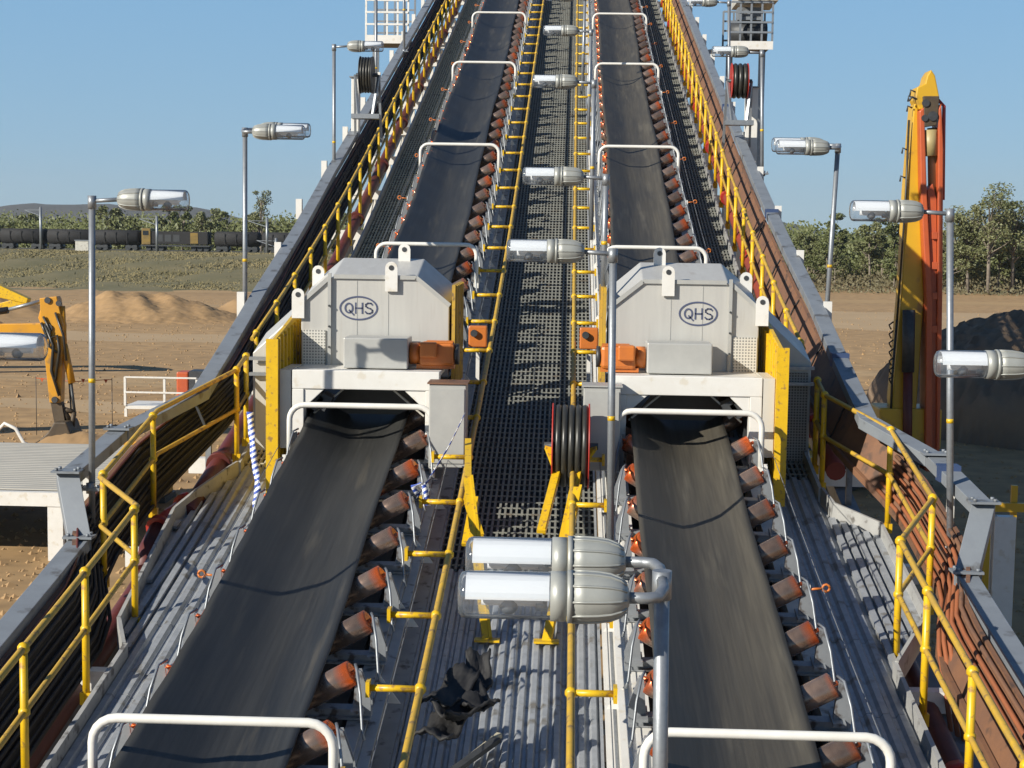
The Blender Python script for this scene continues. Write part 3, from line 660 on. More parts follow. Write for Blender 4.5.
# orange pull switches
for cx, px, lab in ((-1.28, 0, 'orange pull switch box on the inner side of the left conveyor'), (.27, 0, 'orange pull switch box on the inner side of the right conveyor')):
    y = 22.3; z = RZ(y) + .80; e = empty('pull_switch', (cx, y, z), lab, 'switch', 'orange pull switches')
    MB().box(cx-.13,cx+.13,y-.08,y+.08,z,z+.30).build('box', ORG, e, bevel=.02); MB().cyl((cx-.05,y-.14,z+.2),(cx-.05,y-.08,z+.2),.05,10).build('cap', DSTEEL, e)
    MB().bar((cx,y,z),(cx,y,z-.5),.05,.05).build('bracket', WHT, e)
#OUTER BEAMS
def outer(e, side, path):
    # path: (y, x, dz) centre points of the stepped grey beam
    lab = f'long grey steel beam stepping up along the {side} outer edge of the gallery'
    o = empty('edge_beam', (path[0][1], Y0, RZ(Y0)), lab, 'beam', 'grey edge beams')
    for i, ((ya, xa, za), (yb, xb, zb)) in enumerate(zip(path, path[1:])):
        mb = MB(); ys = yr(ya + .002, yb - .002, 1.0 if yb - ya > 3 else .4); vs = []
        for y in ys:
            t = (y-ya)/(yb-ya); x = xa+(xb-xa)*t; z = RZ(y)+za+(zb-za)*t
            sx = .105 * math.hypot(1, (xb-xa)/(yb-ya))
            for px, pz in ((-sx,-.13),(sx,-.13),(sx,0),(-sx,0)): vs.append((x+px, y, z+pz - (.002 if i % 2 else 0)))
        n = len(ys)
        mb.add(vs, [(k*4+j, k*4+(j+1)%4, (k+1)*4+(j+1)%4, (k+1)*4+j) for k in range(n-1) for j in range(4)] + [(3,2,1,0), tuple((n-1)*4+j for j in range(4))])
        mb.build('beam_run', GALVB, o, bevel=.006)
    for (y, x, dz) in path[1:4]:
        b = MB(); z = RZ(y)+dz; b.box(x-.15, x+.15, y-.10, y+.10, z+.004, z+.028)
        for dx in (-.1, .1):
            for dy in (-.06,.06): b.cyl((x+dx,y+dy,z+.028),(x+dx,y+dy,z+.055),.02,6)
        b.build('splice_plate', GALVB, o)
    def xz(y):
        for (ya, xa, za), (yb, xb, zb) in zip(path, path[1:]):
            if ya <= y <= yb: t = (y-ya)/(yb-ya); return xa+(xb-xa)*t, za+(zb-za)*t
        return path[-1][1], path[-1][2]
    y = 5.0
    while y < 60:      # brackets that carry the beam from the truss
        x, z = xz(y); z -= .135
        MB().bar((x, y, RZ(y)+z), (x, y, RZ(y)-.5), .07, .07, (0,1,0)).build('beam_post', WHT if y < 20 else GALVB, o); y += 3.0
    for y in ([17.1, 21.2, 29.5, 38.5] if e > 0 else []):
        x, z = xz(y); MB().box(x-.112, x+.112, y-.10, y+.10, RZ(y)+z-.14, RZ(y)+z+.035).build('clamp_band', NAVYD, o)
    return o
NAVYD = mat('blue_band', (.04,.07,.16), None, .5)
outer(-1, 'left', [(Y0,-4.98,.50),(16.0,-4.98,.50),(15.9+.55,-5.24,1.02),(18.0,-5.14,.99),(19.5,-4.54,1.03),(24,-4.68,1.10),(32,-4.84,1.10),(Y1,-4.86,1.12)])
outer(1, 'right', [(Y0,3.93,.50),(15.6,3.93,.50),(16.1,4.20,1.02),(17.5,4.02,1.05),(18.7,3.50,1.08),(24,3.64,1.10),(32,3.64,1.10),(Y1,3.56,1.12)])
# white cross beams with upright ends beyond the grey beams
gm_ = 'white cross beams carrying the gallery'
cbm = None
for i, y in enumerate([5.5, 8.5, 11.5, 14.6, 17.6, 20.6, 23.6, 26.6, 29.6, 32.6, 35.6, 38.6, 41.6, 44.6, 47.6, 50.6, 53.6, 56.6, 59.6, 62.6]):
    if cbm is None:
        cbm = MB().box(-4.42,4.42,-.08,.08,-.42,-.22)
        cbm = cbm.mesh('cross_beam', WHT)
        upm = MB().box(-.055,.055,-.06,.06,.80,1.17).mesh('upright', WHT)
    lab = 'white steel cross beam with upright ends under the gallery deck'
    e = empty('cross_beam', (XC, y, RZ(y)), lab, 'beam', gm_)
    o = bpy.data.objects.new('beam', cbm); COL.objects.link(o); o.parent = e
    if y > 22:
        for s in ((-4.52 if y > 28 else -4.36), 4.29):
            o = bpy.data.objects.new('upright', upm); COL.objects.link(o); o.parent = e; o.location = (s, 0, 0)
# longitudinal truss chords
for s, nm in ((-4.6,'left'), (3.55,'right')):
    e = empty('gallery_truss', (s, Y0, RZ(Y0)), f'steel truss carrying the {nm} side of the gallery from below', 'truss', 'gallery trusses')
    m1 = MB(); sweep(m1, rect(s-.1,s+.1,-.66,-.44), Y0, Y1, 1.0); m1.build('top_chord', GALVB, e)
    m1 = MB(); sweep(m1, rect(s-.1,s+.1,-1.9,-1.7), 16, Y1, 1.0); m1.build('bottom_chord', GALVB, e)
    y = 16.2; k = 0
    while y < Y1 - 3:
        MB().bar((s,y,RZ(y)-.66),(s,y,RZ(y)-1.7),.1,.1,(0,1,0)).build('vertical', WHT, e)
        MB().bar((s,y,RZ(y)-(.68 if k%2 else 1.7)),(s,y+3,RZ(y+3)-(1.7 if k%2 else .68)),.09,.09).build('diagonal', WHT, e); y += 3; k += 1
# trestles
for y in (5.0, 17.0, 30.0, 44.0, 58.0):
    z = RZ(y) - .66 if y < 16 else RZ(y) - 1.9
    wh = {5.0:'nearest', 17.0:'second', 30.0:'third', 44.0:'fourth', 58.0:'fifth'}[y]
    e = empty('trestle', (XC, y, 0), f'white steel trestle under the gallery, {wh} from the camera', 'trestle', 'trestles under the gallery')
    for s in (-1, 1):
        MB().bar((XC+s*4.2,y,0),(XC+s*4.05,y,z),.22,.22,(0,1,0)).build('leg', WHT, e); MB().box(XC+s*4.2-.35,XC+s*4.2+.35,y-.35,y+.35,0,.12).build('base', DECKD, e)
    MB().box(XC-4.2,XC+4.2,y-.1,y+.1,z-.3,z-.002).build('cap_beam', WHT, e)
    if z > 2.5: MB().bar((XC-4.15,y,.3),(XC+4.05,y,z-.4),.1,.1,(0,1,0)).build('brace', WHT, e)
#SERVICES between handrail and beam
def shelf(name, lab, mb, m, cat='cable tray', group=None): return mb.build(name, m, None, lab, cat, group)
# right: rusty trays and red pipe
e = empty('cable_tray', (3.6, Y0, RZ(Y0)), 'wide rusty brown cable tray along the inside of the right grey beam', 'cable tray', 'cable trays')
def ribbon(mb, f, a, b, st=.5, th=.025):
    ys = yr(a, b, st); vs = []
    for y in ys:
        (xa, za), (xb, zb) = f(y)
        vs += [(xa,y,RZ(y)+za),(xb,y,RZ(y)+zb),(xb,y,RZ(y)+zb-th),(xa,y,RZ(y)+za-th)]
    n = len(ys)
    return mb.add(vs, [(i*4+k, i*4+(k+1)%4, (i+1)*4+(k+1)%4, (i+1)*4+k) for i in range(n-1) for k in range(4)] + [(3,2,1,0), tuple((n-1)*4+k for k in range(4))])
def rpath(y):
    t = max(0, min(1, (y-14.8)/1.3)); t = t*t*(3-2*t); u = max(0, min(1, (y-17.9)/1.9)); u = u*u*(3-2*u)
    dx = .26*t - .50*u; dz = .16*t + .42*u
    return (3.54+dx-.06*u, -.06+dz-.08*u), (3.78+dx-.04*u, .40+dz-.04*u)
m1 = MB(); ribbon(m1, rpath, Y0, Y1); m1.build('cover', RUST, e)
m1 = MB(); ribbon(m1, lambda y: ((rpath(y)[1][0]-.02, rpath(y)[1][1]+.035), (rpath(y)[1][0]+.02, rpath(y)[1][1]+.035)), Y0, Y1, .5, .03); m1.build('edge_lip', RUST, e)
m1 = MB(); ribbon(m1, lambda y: ((rpath(y)[0][0]-.035, rpath(y)[0][1]+.05), (rpath(y)[0][0]+.005, rpath(y)[0][1]+.05)), Y0, Y1, .5, .08); m1.build('edge_lip', RUST, e)
tie = MB().tube([(3.18,.1,.33),(3.27,-.04,.53),(3.40,.06,.80),(3.50,0,.98)], .012, 5).mesh('strap', CABLE)
y = 19.8
while y < 58:
    o = bpy.data.objects.new('strap', tie); COL.objects.link(o); o.parent = e; o.location = Vector((0, y, RZ(y))) - Vector(e.location); y += 2.35
# stacked rusty pipes near right corner (bundle)
e = empty('pipe_bundle', (3.65, 13, RZ(13)), 'bundle of rust brown pipes running beside the right walkway bend', 'pipes')
RUSTO = mat('rust_orange_conduit', (.38,.125,.05), (.28,.10,.045), .6, 0, 3)
for k in range(6):
    def bp(y):
        (xa,za),(xb,zb) = rpath(y); t = (k+.5)/6; return xa+(xb-xa)*t-.03, za+(zb-za)*t+.035+.012*math.sin(y*1.3+k)
    ys_ = yr(14.9 if k < 3 else Y0, 18.6, .4); pp = [(bp(y)[0], y, RZ(y)+bp(y)[1]) for y in ys_]
    if k < 3: pp = [(pp[0][0]-.02, 14.0, pp[0][2]-.85), (pp[0][0]-.01, 14.5, pp[0][2]-.35)] + pp
    MB().tube(pp, .024, 8).build('pipe', RUSTO if k < 5 else RUST, e)
def pipe(x, dz, r, m, a, b, lab, cat='pipe', n=12, group='service pipes of the gallery', flange=None):
    e = empty('pipe', (x, a, RZ(a)), lab, cat, group)
    MB().tube(rail_pts(x, dz, a, b, 1.0), r, n).build('run', m, e)
    if flange:
        fm = MB().tube([(0,-.06,0),(0,.06,0)], r*1.45, n).mesh('flange', flange)
        y = a + 1.7
        while y < b:
            o = bpy.data.objects.new('flange', fm); COL.objects.link(o); o.parent = e; o.location = Vector((x, y, RZ(y)+dz)) - Vector(e.location); o.rotation_euler = (SL(y),0,0); y += 4.3
    return e
pipe(3.36, -.40, .11, RPIPE, Y0, 19, 'dark red pipe running below the right handrail', flange=RED)
pipe(3.30, .12, .12, mat('faded_red_pipe', (.30,.05,.03), (.20,.045,.035), .6, 0, 3), 19.6, Y1, 'faded red pipe climbing behind the far right handrail posts', flange=RED)
pipe(-4.45, -.62, .10, RPIPE, Y0, 17.6, 'second dark red pipe below the near left handrail')
pipe(-4.62, -.42, .13, RPIPE, Y0, 17.6, 'large dark red pipe below the near left handrail')
pipe(-4.40, -.05, .11, RPIPE, 18.2, Y1, 'dark red pipe climbing below the far left handrail', flange=RPIPE)
# red elbow at left
e = empty('flanged_elbow', (-4.6,17.6,RZ(17.6)), 'bright red flanged pipe elbow below the left handrail bend', 'pipe elbow')
z = RZ(17.6)
MB().tube([(-4.66,17.3,z-.42),(-4.70,17.6,z-.24),(-4.67,17.95,z-.07)], .11, 12).build('lower_run', RPIPE, e); MB().tube([(-4.67,17.95,z-.07),(-4.62,18.2,z+.01),(-4.50,18.6,z+.10)], .112, 12).build('elbow', RED, e); MB().tube([(-4.50,18.6,z+.10),(-4.30,19.2,z+.20),(-4.14,19.8,z+.26)], .11, 12).build('upper_run', RPIPE, e)
for a_, b_, m_ in (((-4.67,17.93,z-.07),(-4.655,18.01,z-.045),RED), ((-4.52,18.55,z+.09),(-4.49,18.63,z+.11),RED)): MB().tube([a_, b_], .155, 14).build('flange', m_, e)
# left: black cables in a stepped tray
e = empty('cable_bundle', (-4.7,Y0,RZ(Y0)), 'thick bundle of black cables beside the left grey beam', 'cables')
rnd = random.Random(3)
def traypath(y):
    t = max(0, min(1, (y-15.2)/1.3)); t = t*t*(3-2*t); u = max(0, min(1, (y-18.4)/2.0)); u = u*u*(3-2*u); v = max(0, min(1, (y-20)/9))
    near = ((-4.84-.28*t, .37+.22*t), (-4.50-.36*t, -.24+.22*t)); far = ((-4.42-.28*v, .94), (-4.24-.24*v, .46))
    return tuple((a[0]+(b[0]-a[0])*u, a[1]+(b[1]-a[1])*u) for a, b in zip(near, far))
def cabpath(y, k):
    a, b = traypath(y); t = k/10; return a[0]+(b[0]-a[0])*t+.03+.010*math.sin(y*1.1+k*2), a[1]+(b[1]-a[1])*t+.03+.010*math.sin(y*1.7+k)
for k in range(11):
    MB().tube([(cabpath(y,k)[0], y, RZ(y)+cabpath(y,k)[1]) for y in yr(Y0, Y1, .6)], rnd.choice([.013,.017,.022]), 6).build('cable', CABLE if k != 0 else RPIPE, e)
e = empty('cable_tray', (-4.7,Y0,RZ(Y0)), 'dark steel cable tray along the inside of the left grey beam', 'cable tray', 'cable trays')
def ribbon(mb, f, a, b, st=.5, th=.025):
    ys = yr(a, b, st); vs = []
    for y in ys:
        (xa, za), (xb, zb) = f(y)
        vs += [(xa,y,RZ(y)+za),(xb,y,RZ(y)+zb),(xb,y,RZ(y)+zb-th),(xa,y,RZ(y)+za-th)]
    n = len(ys)
    return mb.add(vs, [(i*4+k, i*4+(k+1)%4, (i+1)*4+(k+1)%4, (i+1)*4+k) for i in range(n-1) for k in range(4)] + [(3,2,1,0), tuple((n-1)*4+k for k in range(4))])
m1 = MB(); ribbon(m1, traypath, Y0, Y1); m1.build('tray', CABLE, e)
rg = MB().bar((-4.46,0,.50),(-4.66,0,.97),.03,.03).mesh('rung', DSTEEL)
lp = MB(); ribbon(lp, lambda y: ((traypath(y)[0][0]-.03, traypath(y)[0][1]+.03), (traypath(y)[0][0]+.02, traypath(y)[0][1]+.03)), Y0, Y1, .5, .03); lp.build('edge_lip', RUST, e)
y = 19.5
while y < 60:
    o = bpy.data.objects.new('rung', rg); COL.objects.link(o); o.parent = e; o.location = Vector((0,y,RZ(y))) - Vector(e.location); y += 1.0
#HOUSINGS
def oval(mb, c, rx, rz, wdt, y, n=36, th=.004):
    for k in range(n):
        a0 = 2*math.pi*k/n; a1 = 2*math.pi*(k+1)/n; q = []
        for a, s in ((a0,0),(a1,0),(a1,1),(a0,1)):
            q.append((c[0]+math.cos(a)*(rx-wdt*s), y, c[1]+math.sin(a)*(rz-wdt*s)))
        mb.prism(q, (0,-th,0))
def stroke(mb, pts, w, y, th=.004):
    for (xa,za),(xb,zb) in zip(pts, pts[1:]): mb.bar((xa,y-th/2,za),(xb,y-th/2,zb),th,w,(0,0,1)) if False else mb.prism(_st((xa,za),(xb,zb),w,y),(0,-th,0))
def _st(a, b, w, y):
    d = Vector((b[0]-a[0],b[1]-a[1])); l = d.length; d /= l; n = Vector((-d.y,d.x))*w/2; e = d*w*.3
    A = Vector(a)-e; B = Vector(b)+e
    return [(A.x+n.x,y,A.y+n.y),(B.x+n.x,y,B.y+n.y),(B.x-n.x,y,B.y-n.y),(A.x-n.x,y,A.y-n.y)]
def housing(cx, e, side):
    yf = 19.3; R0 = RZ(yf); L_ = 1.0; rise = .22
    o = empty('drive_housing', (cx, yf, R0), f'light grey steel hood marked QHS over the {side} conveyor', 'conveyor hood', 'QHS conveyor hoods')
    zt = 6.40; zc = 6.08; zb = R0 + 1.28
    X = lambda u: cx + e*u       # u positive outwards
    poly = [(X(-.90),yf,zb),(X(.90),yf,zb),(X(.90),yf,zc),(X(.52),yf,zt),(X(-.50),yf,zt),(X(-.90),yf,zc-.02)]
    m1 = MB(); m1.prism(poly, (0,L_,rise)); m1.build('hood', STN, o, bevel=.012)
    # top edge flange, seam angle
    m1 = MB(); m1.bar((X(.50),yf-.02,zt+.01),(X(-.50),yf-.02,zt+.01),.02,.05); m1.bar((X(-.50),yf-.02,zt+.01),(X(-.91),yf-.02,zc),.02,.05); m1.bar((X(.54),yf-.02,zt+.01),(X(.91),yf-.02,zc),.02,.05); m1.build('edge_flange', STN2, o)
    MB().box(X(.53),X(.57),yf-.05,yf-.008,zb,zt+.05).build('seam_angle', STN2, o)
    for u in (-.16, .22): MB().box(X(u)-.004, X(u)+.004, yf-.004, yf-.0005, zb+.02, zt-.03).build('weld_seam', STN2, o)
    bl = MB()
    for z in (zb+.1, zb+.35, zb+.6, zb+.85): bl.cyl((X(.55),yf-.07,z),(X(.55),yf-.05,z),.014,6)
    bl.build('bolt', DSTEEL, o)
    # lifting lugs
    def lug(x, y, z, s=1):
        m2 = MB(); n = 10; w = .075*s; h = .22*s
        pts = [(x-w,y,z-.14*s),(x+w,y,z-.14*s),(x+w,y,z+h-w)] + [(x+w*math.cos(a*math.pi/6),y,z+h-w+w*math.sin(a*math.pi/6)) for a in range(1,6)] + [(x-w,y,z+h-w)]
        m2.prism(pts, (0,.03,0)); l = m2.build('lifting_lug', WHT, o)
        MB().cyl((x,y-.006,z+h-w),(x,y-.001,z+h-w),.032*s,10).build('eye_hole', DSTEEL, l)
    for uu, y, z in ((-.20, yf-.055, zt-.02), (-.26, yf+.86, zt+.19), (.93, yf-.055, zc-.04), (.82, yf+.80, zc+.22)): lug(X(uu), y, z)
    # logo
    lx = cx + (-.20 if e < 0 else .17); lz = 6.03; lo = MB(); oval(lo, (lx,lz), .235, .148, .020, yf-.002); oval(lo, (lx-.118,lz), .055,.066,.020, yf-.002, 18)
    stroke(lo, [(lx-.115,lz-.025),(lx-.058,lz-.082)], .018, yf-.002)
    stroke(lo, [(lx-.035,lz-.062),(lx-.035,lz+.062)], .019, yf-.002); stroke(lo, [(lx+.045,lz-.062),(lx+.045,lz+.062)], .019, yf-.002); stroke(lo, [(lx-.035,lz),(lx+.045,lz)], .018, yf-.002)
    s0 = lx+.125; sp = [(s0+.042,lz+.042),(s0+.025,lz+.060),(s0-.012,lz+.062),(s0-.038,lz+.046),(s0-.038,lz+.022),(s0-.015,lz+.006),(s0+.020,lz-.006),(s0+.042,lz-.024),(s0+.040,lz-.048),(s0+.012,lz-.064),(s0-.022,lz-.062),(s0-.044,lz-.042)]
    stroke(lo, sp, .018, yf-.002); lo.build('oval_logo', NAVY, o)
    # white frame in front with opening
    ya, yb = 18.42, 18.62; zf = R0+1.42; m2 = MB()
    m2.box(X(-.86),X(.86),ya,yb,zf-.22,zf)
    m2.box(X(-.86),X(-.70),ya,yb,R0-.1,zf-.222); m2.box(X(.72),X(.86),ya,yb,R0-.1,zf-.222)
    m2.box(X(-.86),X(.86),yb+.003,yf-.003,zf-.06,zf-.01)
    m2.prism([(X(-.70),ya+.02,zf-.222),(X(-.45),ya+.02,zf-.222),(X(-.70),ya+.02,zf-.45)], (0,.03,0)); m2.prism([(X(.72),ya+.02,zf-.222),(X(.48),ya+.02,zf-.222),(X(.72),ya+.02,zf-.45)], (0,.03,0))
    m2.build('portal_frame', WHT, o, bevel=.008)
    # chute blades in the opening
    m2 = MB()
    m2.bar((X(-.30),18.72,zf-.25),(X(-.66),18.72,zf-.55),.05,.02); m2.bar((X(.30),18.72,zf-.25),(X(.66),18.72,zf-.55),.05,.02); m2.build('scraper_arm', CRM, o)
    m2 = MB(); m2.prism([(X(-.33),19.25,zf-.24),(X(.33),19.25,zf-.24),(X(.60),19.25,zf-.60),(X(-.60),19.25,zf-.60)], (0,.03,0)); m2.build('rubber_curtain', RUB, o)
    for u0, u1 in ((-.90,-.72),(.72,.90)): MB().box(X(u0),X(u1),yf-.6,yf+.9,R0+.45,zb-.01).build('side_skirt', DSTEEL, o)
    for u in (.62, .52): MB().prism([(X(u),18.55,zf-.28),(X(u-.12),18.55,zf-.34),(X(u-.02),18.55,zf-.5),(X(u+.1),18.55,zf-.42)], (0,.3,0)).build('scraper_blade', DSTEEL, o)
    # gear cover and motor
    zg = zf+.004
    MB().box(X(-.46),X(.30),18.70,19.22,zg,zg+.36).build('gear_cover', STN2, o, bevel=.015)
    mt = empty('motor', (0,0,0)); mt.parent = o; mt.location = (0,0,0)
    base = Vector(o.location); mt.location = Vector((X(-.78),18.95,zg)) - base
    def mk(mbx, nm, mm, bev=0):
        me = mbx.mesh(nm, mm, (X(-.78),18.95,zg)); q = bpy.data.objects.new(nm, me); COL.objects.link(q); q.parent = mt
        if bev: b = q.modifiers.new('bevel','BEVEL'); b.width = bev; b.segments = 2
        return q
    mk(MB().cyl((X(-.47),18.95,zg+.17),(X(-.58),18.95,zg+.17),.13,20), 'motor_neck', ORG); mk(MB().box(X(-.58),X(-1.0),18.81,19.09,zg+.03,zg+.31), 'motor_body', ORG, .045)
    mk(MB().box(X(-.60),X(-.80),18.72,18.808,zg+.14,zg+.32), 'terminal_box', ORG, .02)
    fin = MB()
    for k in range(14):
        a = 2*math.pi*k/14; c_, s_ = math.cos(a), math.sin(a)
        fin.bar((X(-.66),18.95-.125+k*.018,zg+.312),(X(-.98),18.95-.125+k*.018,zg+.312),.006,.02)
    mk(fin, 'cooling_fin', ORG); mk(MB().cyl((X(-1.003),18.95,zg+.17),(X(-1.05),18.95,zg+.17),.125,20), 'fan_cover', DSTEEL)
    mk(MB().box(X(-.55),X(-1.0),18.85,19.05,zg-.002,zg+.05), 'foot', ORG)
    # steel cabinet on inner side
    zq = zf-.10; MB().box(X(-.78),X(-1.20),18.0,18.38,zq-.95,zq).build('control_cabinet', STN2, o, bevel=.01)
    MB().box(X(-.76),X(-1.22),17.98,18.40,zq+.003,zq+.02).build('cabinet_roof', RUST if e < 0 else STN2, o)
    MB().box(X(-.80),X(-1.18),17.985,17.998,zq-.90,zq-.05).build('cabinet_door', STN2, o)
    # yellow guard panels: outward and (behind) inward
    g = MB(); y0_, y1_ = 18.35, 20.3; zt0 = R0+1.78
    g.add([(X(1.03),y0_,R0-.05),(X(1.03),y1_,R0+.2),(X(1.03),y1_,zt0+.32),(X(1.03),y0_,zt0),(X(1.07),y0_,R0-.05),(X(1.07),y1_,R0+.2),(X(1.07),y1_,zt0+.32),(X(1.07),y0_,zt0)], [(0,1,2,3),(7,6,5,4),(0,4,5,1),(1,5,6,2),(2,6,7,3),(3,7,4,0)])
    g.box(X(1.0),X(1.14),y0_-.05,y0_-.003,R0-.05,zt0+.0)
    for k in range(9):
        y = y0_ + .12 + k*.22; g.box(X(1.0),X(1.028),y-.03,y+.03,R0+.1,zt0+.1*(y-y0_))
    g.build('yellow_guard', YEL, o)
    g = MB(); g.box(X(-.935),X(-.975),yf-.05,yf+1.3,zb-.1,zc+.25); 
    for k in range(5): g.box(X(-.98),X(-1.0),yf+k*.26,yf+.06+k*.26,zb-.1,zc+.25)
    g.build('inner_yellow_guard', YEL2, o)
    # side wing box outwards
    zw = R0+.15; g = MB(); g.prism([(X(1.10),20.35,zw),(X(1.70),20.35,zw),(X(1.70),20.35,5.38),(X(1.16),20.35,5.88),(X(1.10),20.35,5.88)], (0,.9,.2)); g.build('side_wing', STN if e < 0 else STN2, o, bevel=.01)
    g = MB(); g.box(X(1.18),X(1.66),20.30,20.345,R0+.2,5.25); g.build('mesh_guard', PERFD if e > 0 else STN, o)
    g = MB(); g.box(X(.60),X(.98),19.22,19.262,zf-.02,6.0) if False else g.box(X(.60),X(.88),yf-.03,yf-.006,zb+.05,zb+.55); g.build('mesh_panel', PERF, o)
    g = MB(); g.box(X(.87),X(1.0),ya,19.2,R0+.5,zf-.002); g.build('front_mesh', PERF, o)
    g = MB(); g.box(X(.7),X(1.72),18.95+1.25,18.95+1.33,5.10,5.14).box(X(.95),X(1.72),20.2,20.28,5.30,5.34); g.build('tie_bar', GALV, o)
    # return of conveyor: cross bracing under wing
    return o
housing(CL, -1, 'left'); housing(CR, 1, 'right')
#LAMPS
def head_parts(par, org, L_=.74, d=-1, dz=0.0, dy=0.0, arm=.26):
    """one luminaire pointing in direction d along x from the arm end; org = pole top"""
    ox, oy, oz = org
    X = lambda u: ox + d*u
    z = oz + dz; y = oy + dy
    lum = empty('luminaire'); lum.parent = par; lum.location = Vector((X(arm), y, z)) - Vector(par.location)
    O = (X(arm), y, z)
    def mk(mbx, nm, mm):
        me = mbx.mesh(nm, mm, O); q = bpy.data.objects.new(nm, me); COL.objects.link(q); q.parent = lum; return q
    a0 = arm
    prof = [(0,.036),(.012,.062),(.04,.086),(.085,.103),(.14,.111),(.20,.114),(.255,.114)]
    mk(MB().tube([(X(a0+u),y,z) for u,_ in prof], [r for _,r in prof], 22), 'lamp_body', LAMPB)
    rb = MB()
    for k in range(10):
        a = 2*math.pi*k/10
        rb.tube([(X(a0+u), y+math.cos(a)*r*1.015, z+math.sin(a)*r*1.015) for u, r in prof[1:]], .0065, 4)
    mk(rb, 'body_rib', LAMPB)
    mk(MB().cyl((X(a0+.255),y,z),(X(a0+.280),y,z),.120,24).cyl((X(a0+.281),y,z),(X(a0+.355),y,z),.113,24), 'collar', LAMPB)
    Lg = L_ - .355
    # reflector: half shell on top
    rf = MB(); vs = []; n = 10
    for u in (a0+.360, a0+.355+Lg-.035):
        for k in range(n+1):
            a = math.pi*k/n; vs.append((X(u), y+math.cos(a)*.100, z+math.sin(a)*.100))
        for k in range(n+1):
            a = math.pi*(1-k/n); vs.append((X(u), y+math.cos(a)*.094, z+math.sin(a)*.094))
    m_ = 2*(n+1); rf.add(vs, [(k,(k+1)%m_,m_+(k+1)%m_,m_+k) for k in range(m_)] + [tuple(range(m_)), tuple(range(2*m_-1, m_-1, -1))], False); mk(rf, 'reflector', LREF)
    mk(MB().cyl((X(a0+.39),y,z-.02),(X(a0+.355+Lg*.75),y,z-.02),.028,10), 'lamp_tube', LREF); mk(MB().ball((X(a0+.355+Lg*.45),y,z-.045),.045,10,7).cyl((X(a0+.37),y,z-.04),(X(a0+.42),y,z-.04),.03,10), 'bulb_holder', GALV)
    g = MB(); gp = [(.355,.108),(.355+Lg-.035,.108),(.355+Lg-.012,.100),(.355+Lg,.080),(.355+Lg+.003,.001)]
    g.tube([(X(a0+u),y,z) for u,_ in gp], [r for _,r in gp], 24, caps=False); mk(g, 'clear_cover', LENS)
    return lum
LAMPG = 'lamp posts of the gallery'
def lamp(name, base, top, d, label, double=False, plate_z=None, lean=0, L_=.74):
    """base,top: pole ends; d=+1 head points to +x"""
    base = Vector(base); top = Vector(top)
    e = empty('lamp_post', base, label, 'lamp post', LAMPG)
    MB().tube([base, top], .036, 10).tube([top-Vector((0,0,.10)), top+Vector((0,0,.035))], .046, 10).build('pole', GALV, e)
    if double:
        for sy in (-.25, .25):
            zz = .02 if sy > 0 else -.04
            a = MB(); a.tube([top+Vector((0,0,.0)), top+Vector((0,sy*.6,zz*.5)), top+Vector((d*.03,sy*.9,zz)), top+Vector((d*.08,sy,zz)), top+Vector((d*.19,sy,zz))], .028, 8); a.build('arm', GALV, e)
            head_parts(e, top, L_ + .03, d, zz, sy, .16)
    else:
        MB().tube([top-Vector((0,0,.02)), top+Vector((d*.30,0,-.0))], .022, 8).build('arm', GALV, e)
        head_parts(e, top, L_, d, 0, 0, .27)
    if plate_z is not None:
        b = MB()
        for z in (plate_z, plate_z-.55):
            b.box(base.x-.11, base.x+.11, base.y-.10, base.y+.10, z-.015, z+.015); b.tube([(base.x,base.y-.03,z-.05),(base.x,base.y-.03,z+.06)], .05, 8)
            b.cyl((base.x-.08,base.y-.08,z+.015),(base.x-.08,base.y-.08,z+.05),.014,6); b.cyl((base.x+.08,base.y-.08,z+.015),(base.x+.08,base.y-.08,z+.05),.014,6)
        b.build('mounting_clamp', GALV, e)
    MB().cyl(base.lerp(top,.45), base.lerp(top,.45)+(top-base).normalized()*.045, .0375, 12).build('yellow_band', YEL, e)
    return e
def side_lamp(px, pt, pb, Y, d, label, double=False, ppx=None):
    t = P(px, pt, Y); b = P(ppx or px, pb, Y)
    return lamp('lamp', (b.x, Y, b.z), (t.x, Y, t.z), d, label, double, plate_z=b.z+.45)
# left edge, heads to the right
side_lamp(-86, 345, 900, 12.0, 1, 'lamp post whose head pokes in at the left border of the picture')
side_lamp(92, 199, 530, 16.6, 1, 'lamp post in front of the excavator with one head pointing right')
side_lamp(245, 130, 368, 23.8, 1, 'twin headed lamp post left of the left grey hood', True)
side_lamp(334, 46, 222, 33.0, 1, 'tall lamp post beside the white column on the left edge')
side_lamp(376, -22, 143, 38.5, 1, 'lamp post beside the black hose reel on the left edge')
side_lamp(404, -60, 68, 45, 1, 'farthest lamp post on the left edge under the access platform')
# right edge, heads to the left
side_lamp(1066, 366, 900, 12.6, -1, 'lamp post off the right border whose head is before the dark earth heap')
side_lamp(950, 212, 592, 16.6, -1, 'lamp post with one head in front of the red and yellow crane boom')
side_lamp(838, 146, 366, 23.8, -1, 'leaning twin headed lamp post right of the right grey hood', True, ppx=823)
side_lamp(762, 52, 196, 33.0, -1, 'lamp post beside the red rimmed hose reel on the right edge')
side_lamp(729, 2, 150, 38.5, -1, 'far lamp post on the right edge below the machinery cage')
